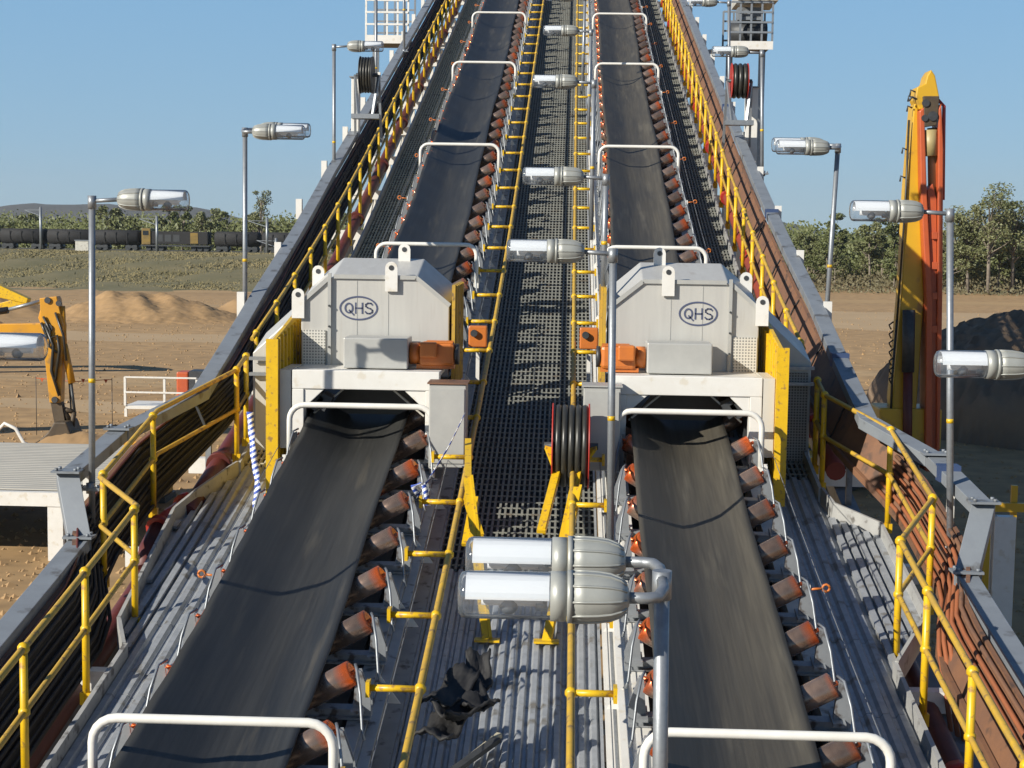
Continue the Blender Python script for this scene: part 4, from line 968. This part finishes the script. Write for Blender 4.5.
# centre, heads to the left
def centre_lamp(px, pt, pb, Y, label, double=False):
    t = P(px, pt, Y); b = P(px-3 if Y > 10 else px-4, pb, Y); return lamp('lamp', (b.x, Y, b.z), (t.x, Y, t.z), -1, label, double)
centre_lamp(662, 578, 980, 7.35, 'twin headed lamp post closest to the camera in the foreground', True)
centre_lamp(613, 252, 556, 15.3, 'lamp post by the drum hose reel with its head over the centre walkway')
centre_lamp(606, 177, 300, 19.6, 'second lamp post up the centre walkway, behind the right hood')
centre_lamp(594, 82, 240, 26.6, 'third lamp post up the centre walkway')
centre_lamp(591, 31, 150, 34.5, 'fourth lamp post up the centre walkway')
centre_lamp(585, -3, 100, 41.5, 'fifth and farthest lamp post up the centre walkway')
# grey conduit pipes beside right conveyor, running up from lamps
e = empty('conduit', (.45,16,RZ(16)), 'pair of grey conduits running up beside the right conveyor', 'conduit')
for x in (.44, .495): MB().tube(rail_pts(x, .16, 4, Y1, 1), .018, 6).build('run', GALV, e)
#REELS
def reel(c, r, w, label, hose=5, rim=RED, stand=None):
    c = Vector(c); e = empty('hose_reel', c, label, 'hose reel', 'hose reels of the gallery')
    for s in (-1, 1):
        m1 = MB(); m1.tube([c+Vector((s*w/2-.012,0,0)), c+Vector((s*w/2+.004,0,0))], r, 32); d = m1.build('side_disc', rim, e)
    MB().tube([c-Vector((w/2+.1,0,0)), c+Vector((w/2+.1,0,0))], .04, 10).build('axle', DSTEEL, e)
    MB().tube([c-Vector((w/2-.02,0,0)), c+Vector((w/2-.02,0,0))], r*.6, 20).build('drum', DSTEEL, e)
    rr = w*.92/hose/2
    for k in range(hose):
        x = c.x - w*.46 + rr + k*2*rr; m1 = MB(); ring = r*.94 - rr*.6
        m1.tube([(x+.004*math.sin(a), c.y+ring*math.cos(a), c.z+ring*math.sin(a)) for a in [2*math.pi*i/30 for i in range(31)]], rr*.98, 8, caps=False); m1.build('hose_loop', RUB, e)
    return e
c = P(571, 446, 17.6); reel(c, .475, .40, 'drum of black hose between red discs over the centre walkway')
cl = P(367, 75, 35); e = reel(cl, .40, .27, 'black hose reel beside the left white column', 4, DSTEEL)
cr = P(739.5, 81, 35); e = reel(cr, .38, .34, 'red rimmed hose reel beside the right white column', 3, RED)
for cc, s, nm in ((cl,-1,'left'), (cr,1,'right')):
    e = empty('reel_stand', (cc.x, 35, RZ(35)), f'grey frame holding up the {nm} hose reel', 'stand')
    b = MB()
    for sx in (-.26,.26): b.bar((cc.x+sx,35,cc.z),(cc.x+sx*.6,34.8,cc.z-.85),.05,.05); b.bar((cc.x+sx,35,cc.z),(cc.x+sx*1.1,35.3,RZ(35)+1.0),.05,.05)
    b.build('frame', GALV, e); MB().box(cc.x-.3,cc.x+.3,34.7,35.1,cc.z-.95,cc.z-.85).build('shelf', GALV, e)
    for px0, px1, y0_, y1_ in (((352,359,78,150),) if s < 0 else ((746,756,88,158),)):
        a = P(px0,y0_,35.6); b2 = P(px1,y1_,35.6)
        e = empty('white_column', ((a.x+b2.x)/2,35.6,b2.z), f'tall white steel column on the {nm} edge behind its hose reel', 'column')
        MB().box(a.x,b2.x,35.5,35.8,b2.z-1.0,a.z).build('column', WHT, e, bevel=.01); MB().box(a.x-.04,b2.x+.04,35.46,35.84,a.z+.003,a.z+.03).build('cap', GALV, e)
# yellow frames on the centre walkway under the reel
e = empty('hose_stand', (-.5,16,RZ(16)), 'yellow angled steel frame straddling the centre walkway below the drum of hose', 'frame')
def leg(a, b, w=.09): MB().bar(a, b, w, .035).bar(Vector(a)+Vector((.03,.03,0)), Vector(b)+Vector((.03,.03,0)), .03, .09).build('leg', YEL, e)
rA = c + Vector((.26,0,0)); rB = c - Vector((.26,0,0))
f1 = Vector((P(546,660,14.9).x, 14.9, RZ(14.9)+.01)); f2 = Vector((P(487,640,14.9).x, 14.9, RZ(14.9)+.01))
leg(f1, P(578,488,16.6)); leg(P(541,532,16.2), P(557,470,17.3)); leg(P(562,545,16.1), P(578,470,17.3))
leg(f2, P(468,478,16.4)); leg(P(479,538,16.2), P(465,490,16.8)); leg(P(466,545,16.0), P(474,500,16.6))
MB().bar(P(468,478,16.4), P(468,440,17.6), .07,.04).bar(rA, P(578,470,17.3), .08,.04).bar(rB, P(557,470,17.3), .08,.04).build('head_bar', YEL, e)
fp = MB()
for f in (f1, f2): fp.box(f.x-.12,f.x+.12,f.y-.06,f.y+.06,f.z,f.z+.02)
fp.build('foot_plate', YEL, e)
# barrier tapes
def tape(pts, w, label):
    pts = [Vector(p) for p in pts]; mb = MB(); vs = []
    for i, p in enumerate(pts):
        a = .8*math.sin(i*1.1); n = Vector((math.cos(a), math.sin(a)*.6, .15*math.sin(i*2)))
        if abs((pts[-1]-pts[0]).x) > .3: n = Vector((.35, .5*math.sin(i*1.3), 1)).normalized()
        vs += [p - n*w/2, p + n*w/2]
    N = len(pts); mb.add(vs, [(2*i,2*i+1,2*i+3,2*i+2) for i in range(N-1)], True)
    o = mb.build('barrier_tape', TAPE, None, label, 'barrier tape', 'blue and white barrier tapes', origin=pts[0])
    s = o.modifiers.new('thick','SOLIDIFY'); s.thickness = .004; return o
def lerp_px(pp, Y0_, Y1_, n=14):
    out = []
    for i in range(n + 1):
        t = i/n*(len(pp)-1); k = min(int(t), len(pp)-2); u = t-k
        out.append(P(pp[k][0]+(pp[k+1][0]-pp[k][0])*u, pp[k][1]+(pp[k+1][1]-pp[k][1])*u, Y0_+(Y1_-Y0_)*i/n))
    return out
tape(lerp_px([(250,412),(253,450),(258,485),(255,512)], 18.6, 18.0, 16), .085, 'blue and white barrier tape hanging by the left walkway')
tape(lerp_px([(464,416),(450,445),(432,475),(418,495)], 17.4, 16.9, 16), .08, 'blue and white barrier tape tied across to the left white hoop')
tape(lerp_px([(418,495),(412,486),(424,482),(428,506)], 16.9, 16.8, 8), .06, 'crumpled knot end of barrier tape on the left conveyor frame')
# heap of black rubber scraps on the centre walkway
e = empty('rubber_scraps', (-1.0,12.3,RZ(12.3)), 'pile of torn black rubber and plates lying on the centre walkway', 'scrap')
rs = random.Random(11)
def scrap(px, py, Y, w, h, rot, tilt, nm='scrap_sheet'):
    tilt *= .55
    p = P(px, py, Y); p.z = max(p.z, RZ(p.y)+.03); n = 12; vs = []
    ca, sa = math.cos(rot), math.sin(rot)
    for j in range(n+1):
        for i in range(n+1):
            u = (i/n-.5)*w; v = (j/n-.5)*h; z = .030*math.sin(i*.55+rot*3)+.04*math.cos(j*.5+rot)+.012*math.sin(i*1.9+j*1.3)+ (v+h/2)*math.tan(tilt)
            vs.append((p.x+u*ca-v*sa, p.y+u*sa+v*ca, p.z+.05+z))
    mb = MB(); mb.add(vs, [(j*(n+1)+i, j*(n+1)+i+1, (j+1)*(n+1)+i+1, (j+1)*(n+1)+i) for j in range(n) for i in range(n)], True)
    o = mb.build(nm, CABLE, e); s = o.modifiers.new('thick','SOLIDIFY'); s.thickness = .02
scrap(450,702,12.4,.26,.55,-.35,.45); scrap(472,708,12.4,.30,.42,.5,.30); scrap(440,735,12.0,.28,.5,-.2,.1); scrap(478,690,12.9,.2,.4,.1,.8); scrap(462,715,12.2,.45,.22,.7,.2)
a = P(432,748,12.0); b2 = P(498,700,12.7); MB().bar((a.x,a.y,RZ(a.y)+.09),(b2.x,b2.y,RZ(b2.y)+.14),.07,.04).build('angle_bar', DSTEEL, e)
a = P(436,742,12.1); b2 = P(500,705,12.9); MB().bar((a.x,a.y,RZ(a.y)+.05),(b2.x,b2.y,RZ(b2.y)+.08),.05,.04).build('angle_bar', GRATY, e)
#TOP PLATFORMS
def cage(px0, px1, pyb, pyt, Y, label, nm, drum=False):
    a = P(px0, pyb, Y); b = P(px1, pyb, Y); zt = P(px0, pyt, Y).z; d = 2.2
    e = empty(nm, ((a.x+b.x)/2, Y, a.z), label, 'platform')
    MB().box(a.x, b.x, Y, Y+d, a.z, a.z+.12).build('floor', DSTEEL, e); MB().box(a.x-.03, b.x+.03, Y-.03, Y-.003, a.z-.1, a.z+.16).build('edge_channel', WHT, e)
    n = 4
    for k in range(n+1):
        x = a.x + (b.x-a.x)*k/n
        MB().box(x-.03,x+.03,Y-.03,Y+.03,a.z+.16,zt).build('post', WHT if not drum else GALV, e)
        MB().box(x-.03,x+.03,Y+d-.03,Y+d+.03,a.z+.12,zt).build('post', GALV, e)
    for t in (.25,.5,.75,1):
        z = a.z+.12+(zt-a.z-.12)*t; MB().box(a.x,b.x,Y-.055,Y-.032,z-.03,z+.03).build('rail', WHT if not drum else GALV, e); MB().box(a.x,b.x,Y+d+.032,Y+d+.055,z-.03,z+.03).build('rail', GALV, e)
    # hangers to the gallery
    MB().bar((a.x if a.x > 0 else b.x, Y+1, a.z), ((3.9 if a.x > 0 else -4.9), Y+1, RZ(Y+1)-.4), .15, .15).build('bracket', GALV, e)
    for x in (a.x+.15, b.x-.15): MB().bar((x,Y+1.4,0),(x,Y+1.4,a.z),.2,.2,(0,1,0)).build('leg', GALV, e)
    if drum:
        MB().tube([(a.x+.1,Y+.8,a.z+.5),(b.x-.1,Y+.8,a.z+.5)], .36, 20).build('drum', DSTEEL, e)
        MB().box(a.x+.3,b.x-.3,Y+.4,Y+1.2,zt-.5,zt-.1).build('machine_box', GALVB, e); MB().bar((a.x+.7,Y+.6,a.z+.6),(a.x+.9,Y+.6,zt-.4),.08,.08).build('strut', DSTEEL, e)
        MB().box(a.x+.25,b.x+.15,Y-.1,Y+d,zt+.05,zt+.35).build('top_deck', CRM, e)
        for k in range(5):
            x = a.x+.3+(b.x-a.x-.2)*k/4; MB().box(x-.03,x+.03,Y-.15,Y-.09,zt+.05,zt+1.1).build('post', WHT, e)
        MB().box(a.x+.3,b.x+.1,Y-.18,Y-.15,zt+.9,zt+.97).build('rail', WHT, e)
    return e
cage(366, 408, 40, -12, 52, 'access platform with pale railings at the upper left of the gallery', 'access_platform')
cage(729, 772, 46, 2, 52, 'machinery cage with a dark drum at the upper right of the gallery', 'machinery_platform', True)
#YARD
# low grey deck on the left
e = empty('flat_deck', (-16,36,0), 'low flat deck of grey corrugated sheet on white legs at left', 'deck')
WSH = mat('weathered_sheet', (.52,.49,.42), (.42,.40,.35), .6, .05, .8)
for k in range(9):
    y = 32.62 + k*.775; prof = []
    for j in range(3): ya = y + j*.255; prof += [(ya,0),(ya+.03,.025),(ya+.21,.025),(ya+.24,0)]
    n = len(prof); mb = MB(); mb.add([(-25,py,1.45+pz) for py,pz in prof]+[(-9.65,py,1.45+pz) for py,pz in prof], [(i,i+1,n+i+1,n+i) for i in range(n-1)]); mb.build('deck_sheet', WSH, e)
MB().add([(-25,32.6,1.435),(-9.65,32.6,1.435),(-9.65,39.6,1.435),(-25,39.6,1.435)], [(0,1,2,3)]).build('deck_liner', DSTEEL, e)
MB().box(-25,-9.6,32.4,32.59,1.15,1.44).build('edge_beam', WHT, e); MB().box(-9.62,-9.45,32.4,39.7,1.2,1.43).build('edge_beam', WHT, e)
for x in (-10.6,-14.5,-18.5,-22.5):
    MB().box(x-.16,x+.16,32.42,32.56,0,1.148).build('leg', WHT, e)
    MB().box(x-.16,x+.16,39.3,39.5,0,1.44).build('leg', WHT, e)
e = empty('steel_column', (P(1004,560,24).x,24,0), 'white steel column standing beside the right grey beam', 'column'); q = P(1004,516,24)
MB().box(q.x-.10,q.x+.10,23.93,24.07,0,q.z).build('shaft', WHT, e); MB().box(q.x-.16,q.x+.16,23.9,23.928,0,q.z).box(q.x-.16,q.x+.16,24.072,24.1,0,q.z).build('flange', WHT, e)
e = empty('yard_barrier', (P(1000,506,27).x,27,0), 'low yellow barrier rail standing before the dark earth heap', 'barrier'); q = P(987,506,27); q2 = P(1050,506,27)
MB().box(q.x,q2.x,26.96,27.04,q.z-.09,q.z+.06).build('rail', MYEL2, e)
for px in (990,1015,1045): x = P(px,506,27).x; MB().box(x-.05,x+.05,27.045,27.12,0,q.z+(.35 if px==1015 else .05)).build('post', MYEL2, e)
# white railed lift platform
Yp = 58; a = P(129,404,Yp); b2 = P(200,404,Yp)
e = empty('work_platform', ((a.x+b2.x)/2,Yp,0), 'small white railed work platform with orange machine in the yard', 'work platform')
MB().box(a.x,b2.x,Yp-.5,Yp+1.2,a.z-.12,a.z).build('deck', WHT, e)
for x in (a.x, (a.x*.45+b2.x*.55), b2.x): MB().box(x-.04,x+.04,Yp-.54,Yp-.46,a.z,a.z+1.05).build('post', WHT, e); MB().box(x-.05,x+.05,Yp-.45,Yp-.35,0,a.z-.121).build('leg', WHT, e)
for z in (.5,1.05): MB().box(a.x,b2.x,Yp-.575,Yp-.545,a.z+z-.03,a.z+z+.03).build('rail', WHT, e)
x = a.x*.35+b2.x*.65; MB().box(x-.3,x+.15,Yp+1.4,Yp+2.2,.3,1.5).build('machine_body', ORG2, e, bevel=.05); MB().box(x+.2,x+.8,Yp+1.3,Yp+2.2,.8,1.55).build('seat_frame', DSTEEL, e)
q = P(138,440,40); e = empty('yellow_skid', (q.x,40,0), 'yellow steel skid box on the ground behind the left cables', 'skid')
MB().box(q.x-.75,q.x+.75,39.6,40.6,.15,.15+1.4).build('box', MYEL, e, bevel=.04); MB().box(q.x-.8,q.x+.8,39.55,40.65,0,.15).build('skid_base', DSTEEL, e)
# excavators
def excavator(x0, Y, fl, label, arm_px=None):
    """x0: slew centre; boom reaches to +x"""
    e = empty('excavator', (x0,Y,0), label, 'excavator', 'excavators in the yard')
    for s in (-1,1):
        tr = MB(); pts = [(x0-2,Y+s*1.3-.3,.45),(x0-1.6,Y+s*1.3-.3,.05),(x0+1.6,Y+s*1.3-.3,.05),(x0+2,Y+s*1.3-.3,.45),(x0+1.7,Y+s*1.3-.3,.9),(x0-1.7,Y+s*1.3-.3,.9)]
        tr.prism(pts, (0,.6,0)); tr.build('track', DSTEEL, e, bevel=.06)
    MB().cyl((x0,Y,.9),(x0,Y,1.1),.8,20).build('turntable', DSTEEL, e)
    MB().prism([(x0-2.5,Y-1.3,1.1),(x0+1.3,Y-1.3,1.1),(x0+1.3,Y-1.3,1.9),(x0-.3,Y-1.3,2.2),(x0-2.5,Y-1.3,2.2)], (0,2.6,0)).build('body', MYEL, e, bevel=.08)
    cb = MB().prism([(x0-.2,Y-1.3,2.2),(x0+1.3,Y-1.3,1.92),(x0+1.2,Y-1.3,2.9),(x0+.7,Y-1.3,3.4),(x0-.2,Y-1.3,3.4)], (0,1.0,0)).build('cab', MYEL, e, bevel=.05)
    MB().prism([(x0-.05,Y-1.33,2.3),(x0+1.15,Y-1.33,2.1),(x0+1.05,Y-1.33,2.85),(x0+.62,Y-1.33,3.25),(x0-.05,Y-1.33,3.25)], (0,.025,0)).build('window', GLASSD, cb)
    return e
for w_ in []: pass
Yx = 50; x0 = P(-190,430,Yx).x
ex = excavator(x0, Yx, 0, 'orange yellow excavator with its bucket resting on the earth at left')
def E_(px, py): return P(px, py, Yx)
bm = MB(); b0 = Vector((x0+1.2,Yx+.3,1.9)); bp = [b0, E_(-70,300), E_(0,333), E_(52,329)]
# boom as tapered box chain
def chain(mb, pts, ws, depth):
    vs = []
    for i, p in enumerate(pts):
        d = (pts[min(i+1,len(pts)-1)] - pts[max(i-1,0)]); d.y = 0; d.normalize(); n = Vector((-d.z,0,d.x))
        for sy in (-1,1):
            for s in (-1,1): vs.append(p + n*ws[i]/2*s + Vector((0,sy*depth/2,0)))
    fs = [(0,1,3,2)]
    for i in range(len(pts)-1):
        a = i*4; b = a+4; fs += [(a,b,b+1,a+1),(a+2,a+3,b+3,b+2),(a+1,b+1,b+3,a+3),(a,a+2,b+2,b)]
    a = (len(pts)-1)*4; fs.append((a,a+2,a+3,a+1)); mb.add(vs, fs)
chain(bm, bp, [.9,1.2,.62,.40], .42); bm.build('boom', MYEL, ex, bevel=.03)
st = MB(); chain(st, [E_(50,297),E_(54,326),E_(55,350),E_(57,402)], [.55,.70,.58,.36], .40); st.prism([E_(43,330),E_(38,318),E_(43,298),E_(58,298),E_(63,330)], (0,.36,0)); st.build('stick', MYEL, ex, bevel=.02)
cy = MB(); cy.tube([E_(-50,318),E_(8,310)], .11, 10); cy.build('cylinder', DSTEEL, ex)
cy = MB(); cy.tube([E_(5,310.5),E_(42,301)], .06, 10); cy.build('piston_rod', GALV, ex)
cy = MB(); cy.tube([E_(62,306),E_(64,345)], .10, 10).tube([E_(64,345),E_(72,383)], .12, 10); cy.build('cylinder', MYEL, ex)
cy = MB(); cy.tube([E_(71,383),E_(75,416)], .05, 8).tube([E_(68,362),E_(71,410)], .03, 6); cy.build('piston_rod', DSTEEL, ex)
cy = MB(); D_ = lambda a, b: E_(a, b) - Vector((0,.27,0))
cy.tube([D_(48,325),D_(56,345),D_(54,370),D_(62,395)], .05, 6).tube([D_(44,322),D_(50,338),D_(60,335),D_(62,350),D_(58,380)], .045, 6).tube([D_(58,312),D_(66,335),D_(69,360)], .04, 6).tube([D_(46,316),D_(53,330),D_(52,346),D_(60,352)], .04, 6); cy.build('hydraulic_hose', RUB, ex)
bk = MB(); bk.bar(E_(57,400), E_(62,428), .34,.28,(0,1,0)); bk.tube([E_(60,408),E_(74,412)], .08, 8); bk.tube([E_(74,412),E_(72,428)], .08,8); bk.tube([E_(60,404),E_(70,422)], .10,8); bk.build('linkage', BUCK, ex)
bu = MB(); pr = [E_(72,420),E_(77,434),E_(66,448),E_(44,450),E_(33,446),E_(44,439),E_(54,430),E_(60,420)]; bu.prism([p-Vector((0,.6,0)) for p in pr], (0,1.2,0)); bu.build('bucket', BUCK, ex, bevel=.04)
for px_, py_, rr in ((50,328,.16),(50,300,.10),(61,303,.09),(57,399,.10)): q = E_(px_, py_) - Vector((0,.26,0)); MB().tube([q, q+Vector((0,.05,0))], rr, 14).build('pivot_pin', DSTEEL, ex)
for k in range(5): p = E_(32,445)+Vector((0,-.55+k*.27,0)); MB().bar(p, p+Vector((-.28,0,-.03)), .1,.07).build('bucket_tooth', BUCK, ex)
heap('earth_mound', P(70,447,50).x+.6, 49.6, 2.2, 1.6, .5, MOUND, 14, nx=24)
Yx2 = 72; x2 = P(-230,400,Yx2).x; ex2 = excavator(x2, Yx2, 0, 'second yellow excavator whose pale boom tip shows behind the first')
bm = MB(); chain(bm, [Vector((x2+1.2,Yx2+.3,2.2)), P(-80,268,Yx2), P(0,291,Yx2), P(29,301,Yx2)], [1.0,.8,.55,.25], .5); bm.build('boom', YEL, ex2, bevel=.03)
sk = MB(); chain(sk, [P(27,300,Yx2),P(-30,318,Yx2),P(-80,352,Yx2)], [.35,.6,.35], .4); sk.build('stick', YEL, ex2, bevel=.02)
sk = MB(); sk.prism([p-Vector((0,.5,0)) for p in (P(-80,350,Yx2),P(-95,372,Yx2),P(-112,366,Yx2),P(-100,345,Yx2))], (0,1,0)); sk.build('bucket', BUCK, ex2)
# crane with folded boom
Yc = 44
def C_(px, py, dy=0): return P(px, py, Yc+dy)
g0 = C_(905, 500); g0.z = 0
cr_ = empty('folding_crane', (g0.x,Yc,0), 'tall folded crane with yellow boom and red jib behind the right edge', 'crane')
m1 = MB(); outl = [(893,440),(889,400),(900,300),(913,190),(916,95),(925,82),(936,95),(937,190),(931,290),(922,400),(917,440)]
def slab(pts, y0_, y1_, nm, mm, bev=.03):
    mb = MB(); n = len(pts); vs = [P(px,py,Yc) for px,py in pts]; mb.add([Vector((v.x,y0_,v.z)) for v in vs]+[Vector((v.x,y1_,v.z)) for v in vs], [tuple(range(n-1,-1,-1)), tuple(range(n,2*n))]+[(i,(i+1)%n,n+(i+1)%n,n+i) for i in range(n)])
    return mb.build(nm, mm, cr_, bevel=bev)
slab([(894,445),(892,400),(901,298),(907,190),(914,104),(918,104),(919,190),(924,298),(917,400),(914,445)], Yc, Yc+.75, 'boom', MYEL2)
slab([(923,470),(924,300),(918.5,190),(917,112),(922,108),(924.5,190),(930,300),(930,470)], Yc-.3, Yc+.5, 'jib', ORG2)
slab([(934,470),(935,300),(936,110),(939,104),(941,150),(940,300),(937,470)], Yc-.3, Yc+.5, 'jib', ORG2)
for k, py_ in enumerate([232,262,292,325]):
    slab([(929.9,py_),(935.1,py_),(935.1,py_+7),(929.9,py_+7)], Yc-.28, Yc+.3, 'jib_batten', ORG2, .005)
slab([(926,190),(931,184),(934.8,200),(934.8,470),(930.2,470),(930.2,300)], Yc-.2, Yc+.3, 'jib_web', ORG2, .005)
m1 = MB(); m1.tube([C_(933,205,.1),C_(932,128,.1)], .13, 12).tube([C_(930.5,156,-.1),C_(930,130,-.1)], .19, 14); m1.build('cylinder', mat('beige_cylinder_paint', (.45,.36,.17), (.36,.28,.13), .5, 0, 2), cr_)
m1 = MB(); m1.tube([C_(930,232,.1),C_(929,192,.1)], .09, 10); m1.build('hook_link', BUCK, cr_)
slab([(914,100),(916,88),(924,84),(926,76),(930,70),(934,76),(938,96),(936,110),(918,110)], Yc-.15, Yc+.6, 'boom_head', MYEL2)
slab([(921,97),(937,97),(936,112),(934,126),(922,128)], Yc-.3, Yc-.152, 'sheave_block', BUCK, .02)
for px_, py_, rr in ((926,103,.10),(933,116,.13),(925,118,.09)): q = C_(px_, py_, -.34); MB().tube([q, q+Vector((0,.05,0))], rr, 14).build('sheave', DSTEEL, cr_)
for px_, py_ in ((917,98),(916,108),(919,92),(936,92),(911,150),(909,178),(906,205),(903,245)): q = C_(px_, py_, -.05); MB().tube([q+Vector((-.10,0,0)), q+Vector((-.22,0,.05)), q+Vector((-.24,0,-.10))], .025, 5).build('hose_clip', DSTEEL, cr_)
MB().tube([C_(919,100,-.1),C_(912,97,-.2),C_(909,101,-.2)], .03, 5).build('spout_rod', DSTEEL, cr_)
m1 = MB(); m1.tube([C_(938,100,-.1),C_(944,106,-.1),C_(943,200,-.1)], .05, 8); m1.build('jib_pipe', RED, cr_)
m1 = MB(); m1.tube([C_(909,310,-.2),C_(908,372,-.2)], .17, 14); m1.build('lift_cylinder', DSTEEL, cr_); m1 = MB(); m1.tube([C_(908,372,-.2),C_(907,470,-.2)], .13, 12); m1.build('lift_barrel', RPIPE, cr_)
m1 = MB()
for k in range(7): m1.tube([C_(893,322+k*9,-.1),C_(889,325+k*9,-.4),C_(891,329+k*9,-.1)], .025, 5)
m1.build('hose_guide', DSTEEL, cr_)
m1 = MB(); m1.tube([C_(897,320,-.05),C_(892,380,-.05),C_(890,440,-.05)], .035, 6).tube([C_(909,120,-.05),C_(905,210,-.05),C_(897,320,-.05)], .03, 6); m1.build('hydraulic_hose', RUB, cr_)
gx = g0.x
MB().box(gx-7.5,gx+1.0,Yc-.2,Yc+2.1,.75,1.15).build('chassis', DSTEEL, cr_, bevel=.03)
MB().box(gx-.8,gx+.9,Yc-.1,Yc+1.3,1.16,2.3).build('turret', MYEL2, cr_, bevel=.06)
cab = MB().box(gx-7.5,gx-5.4,Yc-.2,Yc+2.1,1.16,2.9).build('cab', MYEL2, cr_, bevel=.12)
MB().box(gx-7.2,gx-6.0,Yc-.225,Yc-.203,1.9,2.7).build('window', GLASSD, cab)
MB().box(gx-5.3,gx-1.5,Yc-.1,Yc+2.0,1.16,1.5).build('rear_deck', MYEL2, cr_, bevel=.03)
for x in (-.2, -1.6, -6.3): 
    w_ = MB().cyl((gx+x,Yc-.25,.52),(gx+x,Yc+.1,.52),.52,24).build('wheel', RUB, cr_); MB().cyl((gx+x,Yc+1.8,.52),(gx+x,Yc+2.15,.52),.52,24).build('wheel', RUB, cr_)
MB().box(gx-4.2,gx-2.6,Yc-1.6,Yc-.203,.9,1.1).build('outrigger', MYEL2, cr_, bevel=.02)
MB().box(gx-3.9,gx-2.9,Yc-1.62,Yc-1.3,0,.9).build('outrigger_leg', MYEL2, cr_)
for yy_, lab in (((P(35,448,46)), 'coil and box of grey pipe lying near the excavator bucket'),):
    e = empty('pipe_coil', (P(10,448,49).x,49,0), 'loop of pale pipe lying on the ground left of the bucket', 'pipe')
    q = P(8,448,49); MB().tube([(q.x-.4,49,.0),(q.x-.38,49,.45),(q.x-.1,49,.75),(q.x+.25,49,.6),(q.x+.5,49,.15),(q.x+.7,49,.08)], .06, 8).build('hose', WHT, e)
bpy.context.view_layer.update()
# ------------------------------------------------------------------ thin air haze over the whole yard
hz = bpy.data.materials.new('air_haze'); hz.use_nodes = True; n = hz.node_tree.nodes; n.clear()
ho = n.new('ShaderNodeOutputMaterial'); pv = n.new('ShaderNodeVolumePrincipled'); pv.inputs['Color'].default_value = (.84,.93,1,1); pv.inputs['Density'].default_value = .00009; pv.inputs['Anisotropy'].default_value = .2
hz.node_tree.links.new(pv.outputs[0], ho.inputs['Volume'])
MB().box(-3300, 3300, -200, 3700, -1.0, 110.0).build('haze', hz, kind='stuff', label='thin pale air haze over the whole yard', cat='haze')
